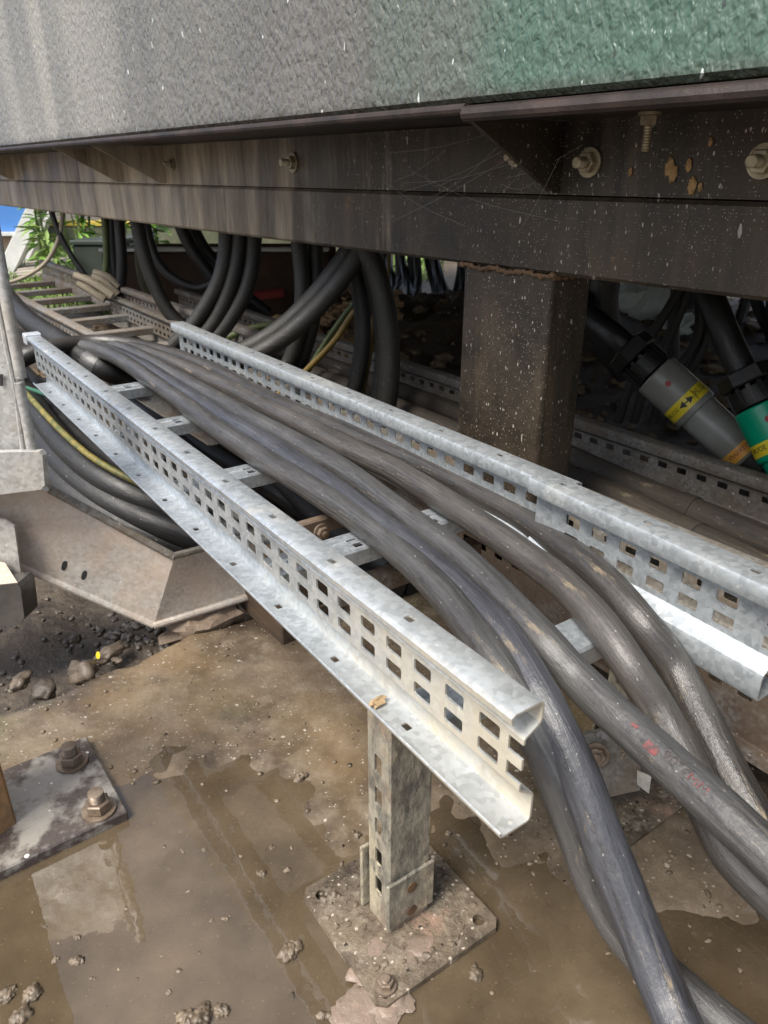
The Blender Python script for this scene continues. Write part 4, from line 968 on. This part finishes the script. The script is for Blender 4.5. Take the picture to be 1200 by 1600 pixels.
connector('cable_connector', ((1188, 634), (1275, 806)), (1.02, .93), 'green_pl', 'green cylindrical cable connector with a yellow band, cut by the right border', .037, [(1120, 490, 1.10), (1098, 430, 1.16), (1085, 340, 1.25)])

# ------------------------------------------------------------------ hanging loops behind the beam
def loop(pts, r, mat, label, D, nm='hanging_cable', n=8, grp='cables looping down behind the beam'):
    q = [AY(p[0], p[1], p[2] if len(p) > 2 else D) for p in pts]
    o = MB().tube(smoothpts(spline(q, n), 4), r, 14).build(nm, M[mat], None, 60); return tag(o, label, 'cable', grp)
loop([(60, 250), (80, 330), (95, 370), (115, 405), (142, 442), (165, 470)], .009, 'rub_k', 'thin black cable slanting down to the right across the grass view', 2.6)
loop([(104, 270), (99, 330), (90, 378), (70, 412), (40, 432), (10, 442), (-30, 440)], .0065, 'rub_pale', 'thin cable curving left to the trunking, coloured pale as if catching the light', 2.6)
loop([(157, 280), (163, 345), (166, 400), (163, 440), (156, 466)], .010, 'green_wire', 'slim greenish cable beside the first thick black pair', 2.6)
loop([(172, 280), (174, 345), (176, 400), (180, 445), (170, 468)], .018, 'rub_k', 'thick black cable hanging straight, left one of the pair near the grass', 2.62)
loop([(184, 280), (186, 345), (190, 400), (188, 445), (176, 470)], .018, 'rub_k', 'thick black cable hanging straight, right one of the pair near the grass', 2.58)
loop([(205, 280), (214, 345), (224, 395), (240, 442), (264, 488), (290, 512), (330, 540)], .019, 'rub_h', 'thick cable swinging right in a long curve onto the brown ladder', 2.1)
loop([(222, 300), (232, 370), (250, 415), (280, 440), (310, 450), (335, 440), (350, 415)], .014, 'rub_k', 'slack black cable loop in front of the rusty box', 2.3)
loop([(262, 300), (283, 355), (300, 390), (322, 420), (345, 450), (380, 480), (415, 505)], .020, 'rub_k', 'black cable crossing diagonally behind the loops, lower of two', 2.5)
loop([(280, 300), (302, 357), (320, 390), (345, 418), (370, 450), (420, 490)], .020, 'rub_k', 'black cable crossing diagonally behind the loops, upper of two', 2.55)
H = [((355, 300), (354, 365), (352, 400), (342, 440), (322, 478), (298, 512), (270, 540)), ((376, 300), (375, 368), (370, 410), (358, 455), (337, 500), (314, 528), (280, 560)), ((400, 300), (397, 372), (394, 415), (382, 460), (356, 505), (333, 533), (300, 570))]
for q, l in zip(H, ('left of the three parallel thick cables bowing left under the beam', 'middle one of the three parallel thick cables bowing left under the beam', 'right of the three parallel thick cables bowing left under the beam')): loop(q, .0175, 'rub_h', l, 1.75)
loop([(463, 300), (467, 378), (472, 430), (472, 480), (466, 525), (452, 565), (430, 600)], .017, 'rub_h', 'thick cable hanging just left of the diagonal pair, lit at its foot', 1.6)
loop([(492, 300), (493, 382), (494, 430), (492, 480), (482, 530), (466, 575), (445, 620)], .016, 'rub_h', 'thick cable hanging behind the diagonal pair, lit at its foot', 1.62)
loop([(575, 300), (548, 385), (518, 430), (480, 475), (440, 512), (400, 538), (360, 556), (300, 580)], .018, 'rub_h', 'upper one of two thick cables running diagonally down to the left', 1.45)
loop([(590, 310), (560, 395), (528, 442), (488, 488), (448, 524), (408, 550), (365, 570), (300, 600)], .018, 'rub_h', 'lower one of two thick cables running diagonally down to the left', 1.42)
loop([(535, 300), (548, 400), (558, 440), (566, 490), (566, 545), (558, 590), (545, 640)], .017, 'rub_h', 'thick cable hanging right of the diagonal pair, left of the stoutest one', 1.5)
loop([(560, 300), (572, 385), (588, 425), (602, 480), (609, 540), (608, 600), (600, 660)], .020, 'rub_h', 'stoutest hanging cable left of the black post', 1.4)
loop([(556, 310), (570, 395), (580, 430), (592, 480), (598, 540), (594, 600), (586, 650)], .016, 'rub_k', 'black cable tucked against the stoutest hanging one', 1.48)
loop([(588, 310), (588, 390), (572, 445), (540, 490), (505, 540), (475, 590)], .0065, 'green_wire', 'green wire slanting down left behind the hanging cables', 1.7, 'earth_wire')
loop([(600, 470), (560, 480), (525, 530), (492, 565), (465, 592), (430, 620)], .0065, 'yellow_wire', 'yellow wire slanting down left to the far rail', 1.55, 'earth_wire')
loop([(588, 330), (590, 420), (586, 500), (572, 580), (562, 640)], .0065, 'yellow_wire', 'yellow wire hanging between the two stout cables', 1.53, 'earth_wire')
loop([(609, 330), (608, 400), (606, 450), (604, 480)], .006, 'yellow_wire', 'short yellow wire hanging in the gap left of the black post', 2.6, 'earth_wire')
loop([(350, 530), (385, 515), (420, 508), (460, 500)], .009, 'green_wire', 'green hose lying behind the far rail below the rubble', 1.9, 'hose')
q = [AZ(560, 620, .13), AZ(600, 640, .13), (AZ(650, 652, .13)), AZ(700, 668, .13), AZ(760, 690, .13), AZ(850, 720, .13)]
yo = MB().tube(spline(q, 6), .0085, 12).build('hose', M['yellow_wire']); tag(yo, 'yellow hose on the ground running behind the black post', 'hose')
# thick dark tails in the right-hand gap
loop([(940, 330), (945, 420), (938, 470), (950, 530), (985, 580)], .03, 'rub_k', 'thick black cable bending right beside the post', 1.35)
loop([(1060, 330), (1058, 450), (1052, 510), (1050, 560), (1020, 640)], .014, 'rub_k', 'black cable hanging right of the pale bag', 1.7)
for i, (x0, x1) in enumerate(((1000, 985), (1030, 1010), (1075, 1040), (1090, 1065))):
    loop([(1078+14*i, 340), (1072+10*i, 430), (x0+15, 530), (x1, 600), (x1-20, 660)], .010, 'rub_h', ['leftmost dim cable in the dark behind the grey connector', 'second dim cable in the dark behind the grey connector', 'third dim cable in the dark behind the grey connector', 'rightmost dim cable in the dark behind the grey connector'][i], 1.55)
# curtain of cables on the far side, below the back beam
rc = random.Random(4); bb = -3.62; cur = 0; proto = []
for s in range(3):
    pts = [B(0, 0, .52), B(.01*(s-1), .01, .38), B(-.03*(s-1), .02, .2), B(.02+.05*s, -.02*s, .03), B(.06+.06*s, -.08, -.02)]
    proto.append(pts)
while bb < 1.6 and cur < 120:
    m = 2.9+rc.uniform(-.12, .05); s = rc.randrange(3); lean = rc.uniform(-.05, .03)
    px = 600+FPX*(B(bb, m, 0).x/(B(bb, m, 0).y*math.cos(PITCH)+.35*math.sin(PITCH)))
    if 950 < px < 1072: bb += .05; continue
    r = rc.choice((.020, .022, .026))
    if px < 560 or px > 1290: bb += r*2+.008; continue
    rt = thing('hanging_cable', B(bb, m, 0), 'black cable of the far curtain '+('left of the black post' if px < 825 else 'between the black post and pale bag' if px < 1010 else 'at the right between the connector cables'), 'cable', 'curtain of cables on the far side')
    q = [B(bb, m, 0)+p+BD*lean*(.5-p.z)*2 for p in proto[s]]; MB().tube(smoothpts(spline(q, 5), 2), r, 8).build('sheath', M['rub_k'], rt)
    bb += r*2+rc.choice((.003, .006, .012, .018)); cur += 1

# white sack, rubble and things under and beyond the container
bagc = AZ(1012, 478, .10)
bg_ = MB(); bg_.blob(AY(1000, 474, 3.15), .145, (1.0, .8, .75), .28, 5, 3); bg_.blob(AY(1032, 456, 3.3), .12, (1, .8, .9), .3, 8, 3); tag(bg_.build('plastic_bag', M['bag'], None, 40), 'pale crumpled bag seen in the gap right of the black post', 'bag')
bg_ = MB(); bg_.blob(AY(1058, 508, 2.9), .06, (1.1, .8, .7), .5, 11, 3); tag(bg_.build('plastic_bag', M['bag'], None, 40), 'smaller torn bluish bag below the pale one', 'bag')
rb = MB()
for i in range(1900):
    x, y = random.uniform(-1.3, 2.3), random.uniform(1.35, 4.2)
    if abs(x) > y*.75: continue
    r = random.choice((.006, .009, .012, .02, .03))*random.uniform(.6, 1.1); P = V((x, y, soil_z(x, y)+r*.25)); rb.blob(P, r, (random.uniform(.8, 1.6), 1, .55), .45, i, 1 if r < .02 else 2)
rb.build('rubble', M['rubble'], None, 20, tags=('brown broken rubble scattered on the ground under the container', 'rubble', None, 'stuff'))
sd_ = MB()  # brighter copy of the rubble: sunlight is put into its colour
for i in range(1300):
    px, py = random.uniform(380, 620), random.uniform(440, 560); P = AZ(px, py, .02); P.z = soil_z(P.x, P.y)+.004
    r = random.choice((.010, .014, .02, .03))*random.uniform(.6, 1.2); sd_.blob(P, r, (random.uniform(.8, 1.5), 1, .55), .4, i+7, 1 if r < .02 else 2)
sd_.build('sunlit_look_rubble', simple('painted_sunlit_rubble', (.62, .43, .24), (.30, .19, .10), 14, .85, 0, .006), None, 25, tags=('orange-brown rubble heaped behind the hanging cables, coloured brighter as if sunlit', 'rubble', None, 'stuff'))
bx = thing('steel_trough', AY(330, 440, 3.1), 'rusty brown steel trough with a bright rim behind the hanging cables', 'trough')
a = AY(218, 392, 3.1); b = AY(455, 392, 3.1); e = (b-a).normalized(); zt = a.z
mb = MB(); cc = (a+b)/2; cc.z = zt/2-.01; hl = (b-a).length/2
mb.box(cc, (V((1, 0, 0)), V((0, 1, 0)), UP), (hl+.15, .012, zt/2+.0), .003); mb.box(cc+V((0, .45, 0)), (V((1, 0, 0)), V((0, 1, 0)), UP), (hl+.15, .012, zt/2), .003); mb.box(cc+V((-hl-.13, .225, 0)), (V((1, 0, 0)), V((0, 1, 0)), UP), (.012, .21, zt/2), .003); mb.build('body', M['rustbox'], bx)
mb = MB(); q = V((cc.x, cc.y, zt+.006)); mb.box(q, (V((1, 0, 0)), V((0, 1, 0)), UP), (hl+.15, .035, .006), .002); mb.build('rim', M['white_paint'], bx)
mb = MB(); mb.blob(AY(222, 415, 3.0), .075, (.35, .35, 1.4), .2, 4, 2); tag(mb.build('concrete_lump', M['concrete']), 'upright grey concrete lump left of the rusty trough', 'concrete')
mb = MB(); mb.prism([AZ(185, 448, .03), AZ(228, 462, .03), AZ(262, 428, .09), AZ(222, 420, .09)], UP*.01); tag(mb.build('board', M['white_paint']), 'small white board lying tilted in front of the rusty trough', 'board')
mb = MB(); mb.box(AY(420, 460, 3.0), (V((1, .1, .1)).normalized(), V((-.1, 1, 0)).normalized(), UP), (.06, .02, .015), .004); tag(mb.build('brick', M['red']), 'dull red fragment lying on the sunlit rubble', 'fragment')
# pale cable ends on the brown ladder, sunlight painted into their colour
for k_, q in enumerate([[(120, 428), (150, 440), (180, 460)], [(135, 432), (160, 445), (178, 462)], [(148, 430), (170, 440), (188, 458)], [(125, 440), (145, 452), (168, 466)], [(150, 424), (172, 430), (190, 446)]]):
    loop([(p[0]-4, p[1]+2) for p in q], .012, 'rub_pale', ['uppermost', 'second', 'third', 'lowest', 'rightmost'][k_]+' of the pale cable ends fanned on the brown ladder', 2.45+.03*k_, 'cable_end', 6, 'pale cable ends on the brown ladder')

# garden beyond
wl = thing('garden_wall', (-1.6, 6.4, 0), 'mossy grey concrete wall with a yellow painted top edge behind the weeds', 'wall')
MB().box((-.4, 6.6, .06), (V((1, 0, 0)), V((0, 1, 0)), UP), (2.4, .12, .14), .01).build('wall', M['concrete'], wl)
MB().box((-.4, 6.6, .22), (V((1, 0, 0)), V((0, 1, 0)), UP), (2.4, .13, .018), .004).build('painted_edge', M['yellow_paint'], wl)
hb = thing('blue_building', (-5.75, 6.3, 0), 'blue clad wall with a peach base behind the leaning beams at the left', 'building')
MB().box((-5.75, 6.3, 1.1), (V((1, 0, 0)), V((0, 1, 0)), UP), (3.0, .1, .92)).build('cladding', M['blue'], hb); MB().box((-5.75, 6.33, .05), (V((1, 0, 0)), V((0, 1, 0)), UP), (3.0, .1, .12)).build('base', M['peach'], hb)
MB().box((-5.75, 6.17, .165), (V((1, 0, 0)), V((0, 1, 0)), UP), (3.0, .04, .012)).build('ledge', M['white_paint'], hb)
wb = thing('far_building', (2, 14, 0), 'pale rendered building wall far beyond the garden wall', 'building')
MB().box((3, 14, 1.5), (V((1, 0, 0)), V((0, 1, 0)), UP), (7.4, .2, 1.6)).build('wall', M['white_paint'], wb)
for k in range(5): MB().box((-2.5+k*2.6, 13.78, 1.7), (V((1, 0, 0)), V((0, 1, 0)), UP), (.5, .03, .5), .01).build('window', M['crate'], wb)
for k_, (x0, y0, x1, y1, l) in enumerate(((12, 424, 62, 318, 'broad white beam leaning steeply at the left, the front one'), (30, 428, 72, 340, 'narrower white beam leaning behind the front one'))):
    a = AY(x0, y0, 5.2+k_*.2); b = AY(x1, y1, 5.2+k_*.2); t = (b-a); MB().box((a+b)/2+t*.25, (t.normalized(), V((0, 1, 0)), t.normalized().cross(V((0, 1, 0)))), (t.length*.75, .04, .05 if k_ == 0 else .03), .004).build('leaning_beam', M['white_paint'], None, 35, 0, (l, 'beam', 'leaning white beams'))
for k_ in range(5):
    a = AY(30+k_*3, 428-k_*5, 5.0+k_*.1); MB().box(a+V((.16, 0, 0)), (V((1, .1*k_, .08)).normalized(), V((-.1*k_, 1, 0)).normalized(), UP), (.2-.01*k_, .05, .012), .002).build('plank', M['palewood'], None, 35, 0, (['lowest', 'second', 'third', 'fourth', 'topmost'][k_]+' plank of the weathered pile at the left edge of the grass', 'plank', 'pile of weathered planks'))
for (px, d, l) in ((162, 4.6, 'dark green crate behind the black cable pair'), (205, 4.9, 'dark green crate between the cable pair and the trough')):
    c_ = AY(px, 405, d); r = thing('crate', (c_.x, c_.y, 0), l, 'crate', 'dark crates by the garden wall')
    MB().box((c_.x, c_.y, .10), (V((1, 0, 0)), V((0, 1, 0)), UP), (.13, .12, .12), .008).build('box', M['crate'], r); MB().box((c_.x, c_.y, .235), (V((1, 0, 0)), V((0, 1, 0)), UP), (.138, .128, .012), .004).build('rim', M['crate'], r)
def leafquad(mb, p, d, w, l):
    d = d.normalized(); s = d.cross(UP); s = s.normalized() if s.length > .1 else V((1, 0, 0)); m = p+d*l*.5-UP*l*.04
    mb.add([p, m+s*w, p+d*l-UP*l*.25, m-s*w], [(0, 1, 2), (0, 2, 3)])
def weed(x, y, h, nl, label, lw=.02, ll=.12, droop=.3, mat='leaf'):
    r = thing('weed', (x, y, -.04), label, 'plant', 'weeds in the garden behind')
    st = MB(); lv = MB(); rw = random.Random(int(x*100))
    for s in range(3):
        top = V((x+rw.uniform(-.12, .12), y+rw.uniform(-.1, .1), h*rw.uniform(.8, 1.05))); ps = spline([V((x+.01*s, y, -.04)), V((x, y, h*.4)).lerp(top, .3), top], 6); st.tube(ps, lambda u: .006*(1-.6*u), 6)
        for k in range(nl):
            p = ps[int(len(ps)*(.15+.8*k/nl))]; a = rw.uniform(0, 6.28); leafquad(lv, p, V((math.cos(a), math.sin(a), rw.uniform(-droop, .5))), lw, ll*rw.uniform(.7, 1.2))
    st.build('stem', M['stem'], r); lv.build('leaves', M[mat], r, 180)
for i, (px, d, h, nl, lw, ll, mt, l) in enumerate(((62, 4.9, .75, 26, .022, .12, 'leaf', 'leafy bright green weed beside the leaning white beams'), (72, 5.1, .85, 26, .024, .13, 'leaf2', 'drooping leafy weed right of the bright one'), (108, 5.3, .8, 14, .012, .12, 'leaf2', 'tall pale weed stalk in front of the yellow edge'), (125, 4.9, .7, 14, .012, .14, 'leaf', 'tall thin weed left of the black cable pair'),
      (142, 5.0, .62, 22, .022, .12, 'leaf', 'leafy weed just left of the greenish cable'), (202, 5.4, .6, 26, .03, .12, 'leaf', 'bushy weed right of the black cable pair'), (248, 5.6, .62, 30, .035, .13, 'leaf', 'broad-leaved plant over the rusty trough'), (300, 6.0, .45, 14, .02, .1, 'leaf2', 'small weed far right by the garden wall'), (92, 4.4, .35, 18, .012, .12, 'leaf2', 'low seeding weed in the grass'))):
    c_ = AY(px, 400, d); weed(c_.x, c_.y, h, nl, l, lw, ll, .4, mt)
gm = MB(); rg = random.Random(9)
for i in range(15000):
    y = rg.uniform(3.75, 6.4); x = rg.uniform(-3.3, .4) if i % 3 else rg.uniform(-2.6, -1.0)
    if x > -.9 and y < 5: continue
    z = soil_z(x, y); h = rg.uniform(.03, .11)*(1.2 if noise.noise(V((x*2, y*2, 0))) > 0 else .6); a = rg.uniform(0, 6.28); w_ = rg.uniform(.003, .007); dx, dy = math.cos(a), math.sin(a); b_ = rg.uniform(.2, .8)*h
    gm.add([(x-dy*w_, y+dx*w_, z), (x+dy*w_, y-dx*w_, z), (x+dx*b_*.4+dy*w_*.7, y+dy*b_*.4-dx*w_*.7, z+h*.6), (x+dx*b_, y+dy*b_, z+h)], [(0, 1, 2), (0, 2, 3)])
gm.build('grass', M['grass'], None, 180, tags=('green grass growing in the open ground beyond the container', 'grass', None, 'stuff'))
